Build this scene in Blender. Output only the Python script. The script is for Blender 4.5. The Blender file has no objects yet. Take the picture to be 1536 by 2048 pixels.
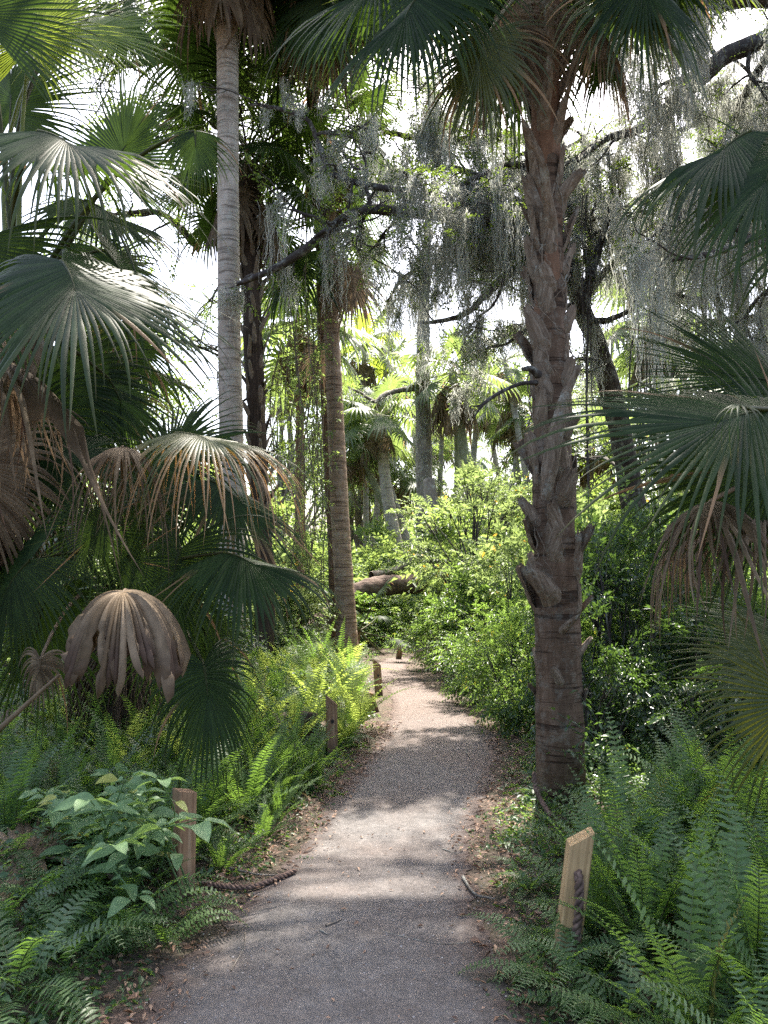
import bpy, math, random
import numpy as np
from mathutils import Vector

# ------------------------------------------------------------------ camera, sky, sun, exposure
SC = bpy.context.scene
F = 1539.0
PITCH = math.radians(4.7)
CAMZ = 1.5
cam = bpy.data.cameras.new("camera")
camo = bpy.data.objects.new("camera", cam)
SC.collection.objects.link(camo)
camo.location = (0, 0, CAMZ)
camo.rotation_euler = (math.pi / 2 + PITCH, 0, 0)
cam.sensor_fit = 'VERTICAL'
cam.angle = 2 * math.atan(1024 / F)
cam.clip_start = 0.05
cam.clip_end = 500
SC.camera = camo

SUN_EL = math.radians(63)
SUN_AZ = math.radians(14)          # clockwise from +Y (forward) towards +X
world = bpy.data.worlds.new("World")
SC.world = world
world.use_nodes = True
wn = world.node_tree
bgn = wn.nodes["Background"]
sky = wn.nodes.new("ShaderNodeTexSky")
sky.sky_type = 'NISHITA'
sky.sun_disc = False
sky.sun_elevation = SUN_EL
sky.sun_rotation = SUN_AZ
sky.air_density = 1.0
sky.dust_density = 6.0
sky.ozone_density = 1.0
wn.links.new(sky.outputs[0], bgn.inputs[0])
bgn.inputs[1].default_value = 0.15
sund = bpy.data.lights.new("sun", 'SUN')
sund.energy = 4.0
sund.angle = math.radians(0.55)
sund.color = (1.0, 0.93, 0.84)
suno = bpy.data.objects.new("sun", sund)
SC.collection.objects.link(suno)
sv = Vector((math.sin(SUN_AZ) * math.cos(SUN_EL), math.cos(SUN_AZ) * math.cos(SUN_EL), math.sin(SUN_EL)))
suno.rotation_euler = sv.to_track_quat('Z', 'Y').to_euler()
suno.location = (0, 0, 40)
SC.view_settings.view_transform = 'Standard'
SC.view_settings.look = 'None'
SC.view_settings.gamma = 1
SC.view_settings.exposure = 2.1
SC.render.engine = 'CYCLES'
cy = SC.cycles
cy.max_bounces = 7
cy.diffuse_bounces = 4
cy.glossy_bounces = 2
cy.transmission_bounces = 5
cy.transparent_max_bounces = 4
cy.caustics_reflective = False
cy.caustics_refractive = False
cy.use_denoising = False
cy.use_adaptive_sampling = False
cy.sampling_pattern = 'BLUE_NOISE'
cy.denoiser = 'OPENIMAGEDENOISE'
cy.denoising_prefilter = 'NONE'
cy.sample_clamp_indirect = 3.0
cy.blur_glossy = 1.0

# ------------------------------------------------------------------ pixel -> world
cp_, sp_ = math.cos(PITCH), math.sin(PITCH)
def ray(px, py):
    x, y = (px - 768) / F, (1024 - py) / F
    return np.array([x, cp_ - y * sp_, sp_ + y * cp_])
def W(px, py, d):
    r = ray(px, py)
    return np.array([0, 0, CAMZ]) + r * (d / r[1])
def Gd(px, py, z=0.0):
    r = ray(px, py)
    return np.array([0, 0, CAMZ]) + r * ((z - CAMZ) / r[2])
def pxw(n, d):
    return n * d / F
def A(*v):
    return np.array(v, dtype=float)
def nz(v):
    v = np.asarray(v, dtype=float)
    return v / np.maximum(np.linalg.norm(v, axis=-1, keepdims=True), 1e-9)
def RNG(s):
    return np.random.default_rng(s)

# ------------------------------------------------------------------ mesh builder
class MB:
    def __init__(s):
        s.v, s.q, s.t, s.r, s.a, s.qm, s.tm = [], [], [], [], [], [], []
        s.n = 0
    def add(s, v, q=None, t=None, rnd=0.5, age=0.0, m=0):
        v = np.asarray(v, dtype=np.float32).reshape(-1, 3)
        k = len(v)
        s.v.append(v)
        s.r.append(np.broadcast_to(np.asarray(rnd, dtype=np.float32), (k,)))
        s.a.append(np.broadcast_to(np.asarray(age, dtype=np.float32), (k,)))
        if q is not None and len(q):
            q = np.asarray(q, dtype=np.int32).reshape(-1, 4) + s.n
            s.q.append(q); s.qm.append(np.full(len(q), m, np.int32))
        if t is not None and len(t):
            t = np.asarray(t, dtype=np.int32).reshape(-1, 3) + s.n
            s.t.append(t); s.tm.append(np.full(len(t), m, np.int32))
        s.n += k
    def mesh(s, name, mats, smooth=True, origin=(0, 0, 0)):
        me = bpy.data.meshes.new(name)
        v = np.concatenate(s.v) - np.asarray(origin, dtype=np.float32)
        nq = sum(len(x) for x in s.q); nt = sum(len(x) for x in s.t)
        me.vertices.add(len(v))
        me.vertices.foreach_set("co", v.ravel())
        idx = []
        if nq: idx.append(np.concatenate(s.q).ravel())
        if nt: idx.append(np.concatenate(s.t).ravel())
        idx = np.concatenate(idx)
        me.loops.add(len(idx))
        me.loops.foreach_set("vertex_index", idx)
        st = np.concatenate([np.arange(nq) * 4, nq * 4 + np.arange(nt) * 3]).astype(np.int32)
        me.polygons.add(nq + nt)
        me.polygons.foreach_set("loop_start", st)
        mi = np.concatenate(([np.concatenate(s.qm)] if nq else []) + ([np.concatenate(s.tm)] if nt else []))
        if not isinstance(mats, (list, tuple)): mats = [mats]
        for m in mats: me.materials.append(m)
        me.polygons.foreach_set("material_index", mi)
        me.polygons.foreach_set("use_smooth", np.full(nq + nt, smooth))
        a = me.attributes.new("rnd", 'FLOAT', 'POINT'); a.data.foreach_set("value", np.concatenate(s.r))
        a = me.attributes.new("age", 'FLOAT', 'POINT'); a.data.foreach_set("value", np.concatenate(s.a))
        me.update(calc_edges=True)
        me.validate()
        return me

def link(o):
    SC.collection.objects.link(o); return o
def obj(name, mb, mats, parent=None, smooth=True, loc=None, origin=(0, 0, 0)):
    """mb in world coordinates; origin is subtracted (for parts: the thing's base)"""
    me = mb.mesh(name, mats, smooth, origin) if isinstance(mb, MB) else mb
    o = bpy.data.objects.new(name, me)
    if parent is not None: o.parent = parent
    if loc is not None: o.location = loc
    return link(o)
def tag(o, label=None, cat=None, group=None, kind=None):
    if label: o["label"] = label
    if cat: o["category"] = cat
    if group: o["group"] = group
    if kind: o["kind"] = kind
    return o
def thing(name, label, cat, loc, group=None, rz=0.0, sc=1.0):
    o = bpy.data.objects.new(name, None)
    o.empty_display_size = 0.1
    o.location = loc; o.rotation_euler = (0, 0, rz); o.scale = (sc, sc, sc)
    link(o)
    return tag(o, label, cat, group)
def dup(root, loc, rz=0, sc=1.0, label=None, group=None, tilt=(0, 0)):
    r = root.copy(); link(r)
    r.location = loc; r.rotation_euler = (tilt[0], tilt[1], rz)
    r.scale = sc if hasattr(sc, '__len__') else (sc, sc, sc)
    if label: r["label"] = label
    if group: r["group"] = group
    for ch in list(root.children):
        c = ch.copy(); link(c); c.parent = r
    return r

# ------------------------------------------------------------------ materials
def mat(name):
    m = bpy.data.materials.new(name); m.use_nodes = True
    nt = m.node_tree
    return m, nt, nt.nodes["Principled BSDF"], nt.nodes["Material Output"]
def N(nt, t, **k):
    n = nt.nodes.new(t)
    for a, b in k.items(): setattr(n, a, b)
    return n
def mixc(nt, fac, a, b, mode='MIX'):
    n = N(nt, "ShaderNodeMix", data_type='RGBA', blend_type=mode)
    for s, x in ((0, fac), (6, a), (7, b)):
        if isinstance(x, bpy.types.NodeSocket): nt.links.new(x, n.inputs[s])
        elif s == 0: n.inputs[0].default_value = x
        else: n.inputs[s].default_value = (*x, 1)
    return n.outputs[2]
def attr(nt, name):
    return N(nt, "ShaderNodeAttribute", attribute_name=name).outputs["Fac"]
def noise(nt, scale, detail=4, rough=.6, vec=None, sc3=None):
    n = N(nt, "ShaderNodeTexNoise"); n.inputs["Scale"].default_value = scale
    n.inputs["Detail"].default_value = detail; n.inputs["Roughness"].default_value = rough
    if vec is None:
        vec = N(nt, "ShaderNodeTexCoord").outputs["Object"]
    if sc3:
        mp = N(nt, "ShaderNodeMapping"); mp.inputs["Scale"].default_value = sc3
        nt.links.new(vec, mp.inputs[0]); vec = mp.outputs[0]
    nt.links.new(vec, n.inputs["Vector"])
    return n.outputs["Fac"]
def ramp(nt, fac, stops):
    n = N(nt, "ShaderNodeValToRGB")
    e = n.color_ramp.elements
    while len(e) < len(stops): e.new(0.5)
    for el, (p, c) in zip(e, stops):
        el.position = p
        el.color = (*c, 1) if hasattr(c, '__len__') else (c, c, c, 1)
    nt.links.new(fac, n.inputs[0])
    return n.outputs[0]
def bump(nt, h, bsdf, strength=.5, dist=.01):
    n = N(nt, "ShaderNodeBump"); n.inputs["Strength"].default_value = strength
    n.inputs["Distance"].default_value = dist
    nt.links.new(h, n.inputs["Height"]); nt.links.new(n.outputs[0], bsdf.inputs["Normal"])
    return n

def leafmat(name, c1, c2, old=(.16, .085, .035), trans=.35, tcol=None, rough=.38, spec=.5, nscale=30, nstr=.25):
    m, nt, b, out = mat(name)
    r = attr(nt, "rnd"); ag = attr(nt, "age")
    c = mixc(nt, r, c1, c2)
    nf = noise(nt, nscale, 3)
    c = mixc(nt, nstr, c, ramp(nt, nf, [(.3, .02), (.7, .6)]), 'OVERLAY')
    c = mixc(nt, ag, c, old)
    nt.links.new(c, b.inputs["Base Color"])
    b.inputs["Roughness"].default_value = rough
    b.inputs["Specular IOR Level"].default_value = spec
    t = N(nt, "ShaderNodeBsdfTranslucent")
    tc = tcol or (min(1, c2[0] * 4.5), min(1, c2[1] * 4.2), c2[2] * 1.2)
    told = (old[0] * 1.6, old[1] * 1.4, old[2] * 1.2)
    tcn = mixc(nt, ag, mixc(nt, r, tuple(x * .75 for x in tc), tc), told)
    nt.links.new(tcn, t.inputs[0])
    ms = N(nt, "ShaderNodeMixShader"); ms.inputs[0].default_value = trans
    nt.links.new(b.outputs[0], ms.inputs[1]); nt.links.new(t.outputs[0], ms.inputs[2])
    nt.links.new(ms.outputs[0], out.inputs[0])
    return m

M = {}
M['palm'] = leafmat("palm_green", (.010, .026, .010), (.028, .054, .017), old=(.24, .155, .085), trans=.28, rough=.5, spec=.16,
                    tcol=(.12, .21, .025), nscale=14)
M['palm_olive'] = leafmat("palm_olive", (.045, .075, .02), (.08, .10, .022), old=(.30, .19, .09), trans=.3, rough=.45, tcol=(.16, .17, .015))
M['palm_backlit'] = leafmat("palm_backlit", (.06, .11, .03), (.12, .17, .04), old=(.30, .19, .09), trans=.45, rough=.4, tcol=(.42, .55, .06))  # brighter copy of the palm green; backlight is painted into the leaf colour
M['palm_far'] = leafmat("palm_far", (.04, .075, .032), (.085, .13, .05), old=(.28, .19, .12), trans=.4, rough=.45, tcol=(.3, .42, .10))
M['dead'] = leafmat("dead_frond", (.115, .082, .052), (.27, .205, .135), old=(.09, .06, .045), trans=.22, tcol=(.30, .21, .13), rough=.7, spec=.2, nscale=9, nstr=.55)
M['dead_pale'] = leafmat("dead_frond_pale", (.15, .108, .066), (.33, .25, .165), old=(.11, .075, .055), trans=.2, tcol=(.42, .31, .18), rough=.7, spec=.15, nscale=14, nstr=.4)
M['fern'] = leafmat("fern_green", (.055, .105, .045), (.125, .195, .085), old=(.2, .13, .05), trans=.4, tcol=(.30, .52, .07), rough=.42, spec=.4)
M['fern_sun'] = leafmat("fern_sunlit", (.08, .145, .035), (.15, .23, .055), old=(.25, .16, .06), trans=.48, tcol=(.50, .64, .12), rough=.5, spec=.3)  # lit copy of the fern green, with sun from behind mixed into its colours
M['broad'] = leafmat("broad_leaf", (.12, .21, .095), (.20, .31, .15), old=(.3, .3, .06), trans=.35, tcol=(.35, .55, .12), rough=.5, spec=.35, nscale=40)
M['shrub'] = leafmat("shrub_green", (.04, .085, .035), (.075, .135, .05), old=(.35, .38, .05), trans=.4, tcol=(.30, .48, .08), rough=.36, spec=.5)
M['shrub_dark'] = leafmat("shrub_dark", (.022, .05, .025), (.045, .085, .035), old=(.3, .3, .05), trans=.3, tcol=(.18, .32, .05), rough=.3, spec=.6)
M['shrub_sun'] = leafmat("shrub_sunlit", (.075, .13, .045), (.14, .20, .07), old=(.4, .3, .05), trans=.42, tcol=(.36, .48, .15), rough=.45, spec=.35)  # shrub green made paler and yellower; the colour itself carries the sunlight
M['oakleaf'] = leafmat("oak_leaf", (.028, .055, .022), (.055, .09, .03), old=(.25, .3, .05), trans=.42, tcol=(.26, .38, .05), rough=.4, spec=.4)
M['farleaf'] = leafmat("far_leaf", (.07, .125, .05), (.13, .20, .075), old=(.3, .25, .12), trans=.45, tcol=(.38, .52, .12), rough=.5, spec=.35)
M['cover'] = leafmat("cover_leaf", (.035, .08, .033), (.07, .135, .05), old=(.2, .2, .05), trans=.35, tcol=(.28, .45, .08), rough=.4, spec=.4)
M['moss'] = leafmat("spanish_moss", (.28, .275, .24), (.50, .52, .47), old=(.1, .1, .08), trans=.5, tcol=(.66, .68, .60), rough=.9, spec=.1, nscale=4, nstr=.3)
M['litter'] = leafmat("litter", (.16, .085, .05), (.40, .27, .19), old=(.07, .04, .03), trans=.1, tcol=(.3, .15, .08), rough=.6, spec=.3)

def barkmat(name, c1, c2, c3, zsc=1.0, sc=14, bd=.012, bs=.9, ring=0.0, lichen=0.0, zz=None, stretch=(1, 1, .25)):
    m, nt, b, out = mat(name)
    n1 = noise(nt, sc, 8, .7, sc3=stretch)
    n2 = noise(nt, sc * .22, 3, .5)
    c = ramp(nt, n1, [(.3, c1), (.5, c2), (.72, c3)])
    c = mixc(nt, ramp(nt, n2, [(.35, 0.0), (.65, .55)]), c, tuple(x * .55 for x in c2))
    h = n1
    if ring:
        tc = N(nt, "ShaderNodeTexCoord")
        mp = N(nt, "ShaderNodeMapping"); mp.inputs["Scale"].default_value = (1.2, 1.2, ring)
        nt.links.new(tc.outputs["Object"], mp.inputs[0])
        n3 = N(nt, "ShaderNodeTexNoise"); n3.inputs["Scale"].default_value = 1.6; n3.inputs["Detail"].default_value = 5
        n3.inputs["Roughness"].default_value = .65
        nt.links.new(mp.outputs[0], n3.inputs["Vector"])
        rr = ramp(nt, n3.outputs["Fac"], [(.38, 0.0), (.47, 1.0), (.53, .75), (.62, 1.0)])
        c = mixc(nt, rr, tuple(x * .62 for x in c1), c)
        mm = N(nt, "ShaderNodeMath", operation='MULTIPLY'); nt.links.new(rr, mm.inputs[0]); nt.links.new(n1, mm.inputs[1])
        h = mm.outputs[0]
    if lichen:
        n4 = noise(nt, 9, 6, .75)
        c = mixc(nt, ramp(nt, n4, [(.52, 0.0), (.62, lichen)]), c, (.46, .50, .44))
    nt.links.new(c, b.inputs["Base Color"])
    b.inputs["Roughness"].default_value = .9
    b.inputs["Specular IOR Level"].default_value = .2
    bump(nt, h, b, bs, bd)
    return m
M['bark_grey'] = barkmat("smooth_palm_bark", (.30, .25, .20), (.50, .43, .355), (.62, .55, .47), ring=22, sc=22, lichen=.35)
M['bark_mid'] = barkmat("brown_palm_bark", (.19, .125, .085), (.37, .26, .18), (.48, .37, .28), ring=26, sc=22, lichen=.2)
M['bark_hero'] = barkmat("dark_palm_bark", (.06, .038, .025), (.15, .10, .066), (.25, .185, .14), ring=16, sc=24, lichen=.14)
M['bark_red'] = barkmat("fibrous_red_bark", (.085, .048, .030), (.20, .115, .070), (.31, .20, .135), sc=18, stretch=(1, 1, .3))
M['boot'] = barkmat("leaf_base", (.07, .050, .034), (.195, .148, .105), (.35, .295, .225), sc=34, stretch=(1.6, 1.6, .16), bd=.016, lichen=.35)
M['bark_dark'] = barkmat("dark_oak_bark", (.025, .02, .018), (.06, .05, .045), (.13, .12, .105), sc=16, lichen=.35)
M['bark_oak'] = barkmat("grey_oak_bark", (.09, .08, .065), (.20, .17, .14), (.34, .31, .27), sc=12, lichen=.35)
M['bark_log'] = barkmat("log_bark", (.04, .028, .022), (.14, .10, .08), (.34, .27, .225), sc=13, bd=.04, stretch=(.3, 1, 1.2))
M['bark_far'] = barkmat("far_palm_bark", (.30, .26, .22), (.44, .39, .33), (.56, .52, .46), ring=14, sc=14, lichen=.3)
M['bark_green'] = barkmat("mossy_far_bark", (.14, .15, .09), (.26, .27, .17), (.38, .38, .28), sc=10, lichen=.3)
M['thatch'] = barkmat("thatch", (.022, .015, .010), (.06, .042, .03), (.13, .095, .07), sc=24, stretch=(2, 2, .12), bd=.03)
M['rope'] = barkmat("rope", (.05, .035, .028), (.15, .10, .08), (.27, .20, .16), sc=60, stretch=(1, 1, 1), bd=.002)

def postmat(name, c1, c2, c3):
    m, nt, b, out = mat(name)
    n1 = noise(nt, 9, 5, .6, sc3=(7, 7, .35))
    n2 = noise(nt, 4, 4, .6)
    c = ramp(nt, n1, [(.32, c1), (.5, c2), (.68, c3)])
    c = mixc(nt, ramp(nt, n2, [(.4, 0.0), (.7, .45)]), c, tuple(x * .5 for x in c1))
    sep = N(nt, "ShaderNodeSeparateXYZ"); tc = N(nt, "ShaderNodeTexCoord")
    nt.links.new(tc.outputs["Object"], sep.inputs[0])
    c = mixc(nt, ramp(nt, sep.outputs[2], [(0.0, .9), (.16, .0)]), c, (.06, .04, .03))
    nt.links.new(c, b.inputs["Base Color"]); b.inputs["Roughness"].default_value = .75
    bump(nt, n1, b, .5, .003)
    return m
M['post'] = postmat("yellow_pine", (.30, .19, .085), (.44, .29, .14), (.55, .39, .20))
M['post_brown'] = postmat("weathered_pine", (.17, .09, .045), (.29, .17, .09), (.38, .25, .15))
m, nt, b, out = mat("dark_hole"); b.inputs["Base Color"].default_value = (.01, .008, .007, 1); M['hole'] = m

# ------------------------------------------------------------------ ground and path
PATH = [  # (py, left px, right px) read from the photograph
    (2300, 190, 1060), (2048, 285, 1025), (1950, 345, 1008), (1900, 392, 995), (1800, 495, 962), (1700, 600, 935), (1640, 640, 945), (1600, 670, 962),
    (1550, 712, 990), (1500, 745, 995), (1460, 775, 975), (1420, 785, 930), (1390, 780, 885), (1365, 765, 850),
    (1345, 745, 822), (1332, 742, 815), (1322, 770, 830), (1314, 800, 850)]
pc = []
for py, l, r in PATH:
    a, b_ = Gd(l, py), Gd(r, py)
    pc.append((a[:2], b_[:2]))
pl = np.array([p[0] for p in pc]); pr = np.array([p[1] for p in pc])
pl = np.vstack([pl[0] + A(-.15, -3.0), pl[0] + A(-.1, -1.2), pl, pl[-1] + A(2.2, 1.6), pl[-1] + A(6, 3)])
pr = np.vstack([pr[0] + A(.1, -3.0), pr[0] + A(.05, -1.2), pr, pr[-1] + A(2.6, .6), pr[-1] + A(6.5, 1.6)])
def resamp(p, n):
    p = np.asarray(p, float)
    s = np.concatenate([[0], np.cumsum(np.linalg.norm(np.diff(p, axis=0), axis=1))])
    u = np.linspace(0, s[-1], n)
    # catmull-rom through points
    out = []
    P = np.vstack([2 * p[0] - p[1], p, 2 * p[-1] - p[-2]])
    k = np.clip(np.searchsorted(s, u, side='right') - 1, 0, len(p) - 2)
    t = ((u - s[k]) / np.maximum(s[k + 1] - s[k], 1e-9))[:, None]
    p0, p1, p2, p3 = P[k], P[k + 1], P[k + 2], P[k + 3]
    return .5 * (2 * p1 + (p2 - p0) * t + (2 * p0 - 5 * p1 + 4 * p2 - p3) * t ** 2 + (3 * p1 - p0 - 3 * p2 + p3) * t ** 3)
NP_ = 260
PLr, PRr = resamp(pl, NP_), resamp(pr, NP_)
PC = (PLr + PRr) / 2; PHW = np.linalg.norm(PLr - PRr, axis=1) / 2
def path_dist(x, y):
    """signed distance outside the path edge (negative on the path)"""
    x = np.atleast_1d(x); y = np.atleast_1d(y)
    out = np.empty(len(x))
    for i in range(0, len(x), 20000):
        dx = x[i:i+20000, None] - PC[None, :, 0]; dy = y[i:i+20000, None] - PC[None, :, 1]
        out[i:i+20000] = (np.hypot(dx, dy) - PHW[None, :]).min(1)
    return out
def sn(x, y, s=0.0):
    return (np.sin(x * 1.3 + s) * np.cos(y * 1.1 - s * 2) + .5 * np.sin(x * 2.9 + y * 1.7 + s * 3) + .3 * np.sin(x * 6.1 - y * 5.3 + s))
def gh(x, y):
    d = path_dist(x, y)
    w = np.clip((d - .05) / .9, 0, 1); w = w * w * (3 - 2 * w)
    return w * (.05 + .035 * sn(np.asarray(x), np.asarray(y)))
def GP(px, py):
    g = Gd(px, py); g[2] = gh(g[0], g[1])[0]; return g

m, nt, b, out = mat("forest_floor")
co = N(nt, "ShaderNodeTexCoord").outputs["Object"]
n1 = noise(nt, 3.0, 8, .7, co); n2 = noise(nt, 38, 6, .7, co); n3 = noise(nt, 160, 3, .6, co)
c = ramp(nt, n2, [(.3, (.030, .020, .015)), (.5, (.085, .055, .042)), (.68, (.19, .135, .11))])
c = mixc(nt, ramp(nt, n1, [(.40, 0.0), (.62, .6)]), c, (.05, .058, .028))
c = mixc(nt, .35, c, ramp(nt, n3, [(.35, .1), (.65, .75)]), 'OVERLAY')
nt.links.new(c, b.inputs["Base Color"]); b.inputs["Roughness"].default_value = .95
bump(nt, n2, b, .9, .02)
M['floor'] = m

m, nt, b, out = mat("trail_surface")
co = N(nt, "ShaderNodeTexCoord").outputs["Object"]
n1 = noise(nt, .9, 6, .6, co); n2 = noise(nt, 7, 7, .7, co); n3 = noise(nt, 130, 5, .8, co); n4 = noise(nt, 38, 6, .75, co)
sep = N(nt, "ShaderNodeSeparateXYZ"); nt.links.new(co, sep.inputs[0])
c = ramp(nt, n2, [(.3, (.098, .089, .083)), (.55, (.143, .132, .124)), (.75, (.19, .176, .165))])
mm = N(nt, "ShaderNodeMapRange"); mm.inputs[1].default_value = 5.5; mm.inputs[2].default_value = 9
nt.links.new(sep.outputs[1], mm.inputs[0])
c = mixc(nt, ramp(nt, mm.outputs[0], [(0, 0.0), (1, .8)]), c, (.132, .098, .083))
c = mixc(nt, ramp(nt, n1, [(.42, 0.0), (.62, .55)]), c, (.115, .086, .072))
e = attr(nt, "age")
c = mixc(nt, e, c, (.075, .050, .040))
c = mixc(nt, .5, c, ramp(nt, n3, [(.34, .3), (.5, .5), (.68, .72)]), 'OVERLAY')
c = mixc(nt, .4, c, ramp(nt, n4, [(.36, .2), (.64, .75)]), 'OVERLAY')
vo = N(nt, "ShaderNodeTexVoronoi"); vo.inputs["Scale"].default_value = 75; nt.links.new(co, vo.inputs["Vector"])
sp = ramp(nt, vo.outputs["Distance"], [(.0, .5), (.08, .0)])
c = mixc(nt, sp, c, (.38, .34, .32))
nt.links.new(c, b.inputs["Base Color"]); b.inputs["Roughness"].default_value = .92
ad = N(nt, "ShaderNodeMath", operation='ADD'); nt.links.new(n3, ad.inputs[0]); nt.links.new(n4, ad.inputs[1])
bump(nt, ad.outputs[0], b, .7, .010)
M['trail'] = m

def grid(xs, ys, z):
    X, Y = np.meshgrid(xs, ys, indexing='ij')
    v = np.stack([X.ravel(), Y.ravel(), z(X.ravel(), Y.ravel())], 1)
    nx, ny = len(xs), len(ys)
    i = (np.arange(nx - 1)[:, None] * ny + np.arange(ny - 1)[None]).ravel()
    return v, np.stack([i, i + ny, i + ny + 1, i + 1], 1)
xs = np.concatenate([np.linspace(-90, -9, 22), np.linspace(-8, 8, 150), np.linspace(9, 90, 22)])
ys = np.concatenate([np.linspace(-60, -3, 14), np.linspace(-2, 14, 170), np.linspace(15, 130, 40)])
mb = MB(); v, q = grid(xs, ys, gh); mb.add(v, q)
tag(obj("ground", mb, M['floor']), kind="structure")
# trail sheet with ragged edges, 4 mm proud
mb = MB(); rg = RNG(3)
n2_ = 900; L2, R2 = resamp(pl, n2_), resamp(pr, n2_)
nn = lambda k, s: np.convolve(rg.normal(0, 1, n2_ + 40), np.ones(k) / k, 'same')[20:-20] * s
cols = 24; t = np.linspace(0, 1, cols)
C2 = (L2 + R2) / 2; ax = nz(R2 - L2); hw = np.linalg.norm(R2 - L2, axis=1) / 2
le = hw + nn(3, .03) + nn(15, .06); re_ = hw + nn(3, .03) + nn(15, .06)
pts = C2[:, None] + ax[:, None] * (np.where(t < .5, -le[:, None], re_[:, None]) * np.abs(t * 2 - 1))[..., None]
zz = .004 + .006 * (1 - (t * 2 - 1) ** 2)[None] + 0 * pts[..., 0] + gh(pts[..., 0].ravel(), pts[..., 1].ravel()).reshape(pts.shape[:2])
vv = np.concatenate([pts, zz[..., None]], 2).reshape(-1, 3)
i = (np.arange(n2_ - 1)[:, None] * cols + np.arange(cols - 1)[None]).ravel()
ed = np.clip((np.abs(t * 2 - 1) - .72) / .28, 0, 1)[None] ** 1.2 * np.ones((n2_, 1))
ed = np.clip(ed * (1 + rg.normal(0, .3, ed.shape)), 0, 1)
mb.add(vv, np.stack([i, i + 1, i + cols + 1, i + cols], 1), age=ed.ravel())
tag(obj("path", mb, M['trail']), kind="structure")

# ------------------------------------------------------------------ plant primitives
UP = A(0, 0, 1)
def tube(mb, pts, rad, ns=8, rnd=.5, age=0, m=0, n=None, lump=0.0, seed=0, cap=True):
    pts = np.asarray(pts, float)
    rad = np.broadcast_to(np.asarray(rad, float), (len(pts),)) if np.ndim(rad) == 0 else np.asarray(rad, float)
    if n:
        u0 = np.linspace(0, 1, len(pts)); rad = np.interp(np.linspace(0, 1, n), u0, rad); pts = resamp(pts, n)
    K = len(pts)
    T = nz(np.gradient(pts, axis=0))
    ref = A(1, 0, 0) if abs(T[:, 0]).mean() < .8 else A(0, 0, 1)
    S = nz(np.cross(T, ref)); B = np.cross(T, S)
    a = np.linspace(0, 2 * np.pi, ns, endpoint=False)
    rr = rad[:, None] * np.ones((1, ns))
    if lump:
        rg = RNG(seed + 11); ph = rg.uniform(0, 6, 6); s = np.arange(K)[:, None]
        rr = rr * (1 + lump * (np.sin(a * 3 + ph[0] + s * .21) * .5 + np.sin(a * 2 - s * .33 + ph[1]) * .5 + .5 * np.sin(s * .9 + ph[2] + a)))
    v = pts[:, None] + (S[:, None] * np.cos(a)[None, :, None] + B[:, None] * np.sin(a)[None, :, None]) * rr[..., None]
    i = (np.arange(K - 1)[:, None] * ns + np.arange(ns)[None]); j = (np.arange(K - 1)[:, None] * ns + (np.arange(ns)[None] + 1) % ns)
    q = np.stack([i, j, j + ns, i + ns], 2).reshape(-1, 4)
    v = v.reshape(-1, 3); t_ = None
    if cap:
        v = np.vstack([v, pts[-1] + T[-1] * rad[-1] * .3]); b0 = (K - 1) * ns; k = np.arange(ns)
        t_ = np.stack([b0 + k, b0 + (k + 1) % ns, np.full(ns, len(v) - 1)], 1)
    mb.add(v, q, t_, rnd=rnd, age=age, m=m)

def leaves(mb, P, D, Nn, Ln, Wd, rnd=None, age=0.0, fold=.25, m=0):
    P, D = np.asarray(P, float), nz(D); n = len(P)
    Sd = nz(np.cross(D, Nn)); Nn = np.cross(Sd, D)
    Ln = np.broadcast_to(Ln, (n,))[:, None]; Wd = np.broadcast_to(Wd, (n,))[:, None]
    mid = P + D * Ln * .45
    l = mid - Sd * Wd * .5 + Nn * Wd * fold; r = mid + Sd * Wd * .5 + Nn * Wd * fold
    tip = P + D * Ln - Nn * Ln * .12
    v = np.stack([P, r, tip, l], 1).reshape(-1, 3)
    k = np.arange(n) * 4
    tr = np.concatenate([np.stack([k, k + 1, k + 2], 1), np.stack([k, k + 2, k + 3], 1)])
    if rnd is None: rnd = np.random.default_rng(n).uniform(0, 1, n)
    mb.add(v, None, tr, rnd=np.repeat(np.broadcast_to(rnd, (n,)), 4), age=np.repeat(np.broadcast_to(age, (n,)), 4), m=m)

def rdir(rg, n):
    return nz(rg.normal(0, 1, (n, 3)))

def sprays(mb, P, D, rg, L=.25, Mn=9, ll=.07, lw=.03, droop=.3, alt=True, yellow=0.0, m=0, bias=None):
    """P,D: twig bases and directions; Mn leaflets down each twig"""
    n = len(P)
    if n == 0: return
    D = nz(D); L_ = L * rg.uniform(.6, 1.3, n)
    t = np.linspace(.15, 1, Mn)
    pos = P[:, None] + D[:, None] * (L_[:, None] * t)[..., None] - UP * (droop * L_[:, None] * t ** 2)[..., None]
    ax = nz(D[:, None] - UP * (2 * droop * t)[None, :, None] * .6)
    S = nz(np.cross(ax, UP + rg.normal(0, .35, (n, 1, 3))))
    sg = np.where(np.arange(Mn) % 2 == 0, 1, -1)[None, :, None]
    ld = nz(ax * .55 + S * sg * 1.0 + rg.normal(0, .3, pos.shape) - UP * droop * .5)
    ld[:, -1] = ax[:, -1]
    nn_ = nz(np.cross(S, ax) * .9 + rg.normal(0, .35, pos.shape)); nn_ = np.where(nn_[..., 2:] < 0, -nn_, nn_)
    size = rg.uniform(.65, 1.5, (n, 1)) * rg.uniform(.6, 1.2, (n, Mn)) * (1 - .25 * np.abs(t - .5))
    r = (rg.uniform(0, 1, n)[:, None] * .6 + rg.uniform(0, .4, (n, Mn)))
    ag = (rg.uniform(0, 1, (n, Mn)) < yellow) * 1.0
    leaves(mb, pos.reshape(-1, 3), ld.reshape(-1, 3), nn_.reshape(-1, 3), (ll * size).ravel(), (lw * size).ravel(), rnd=r.ravel(), age=ag.ravel(), m=m)

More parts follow.
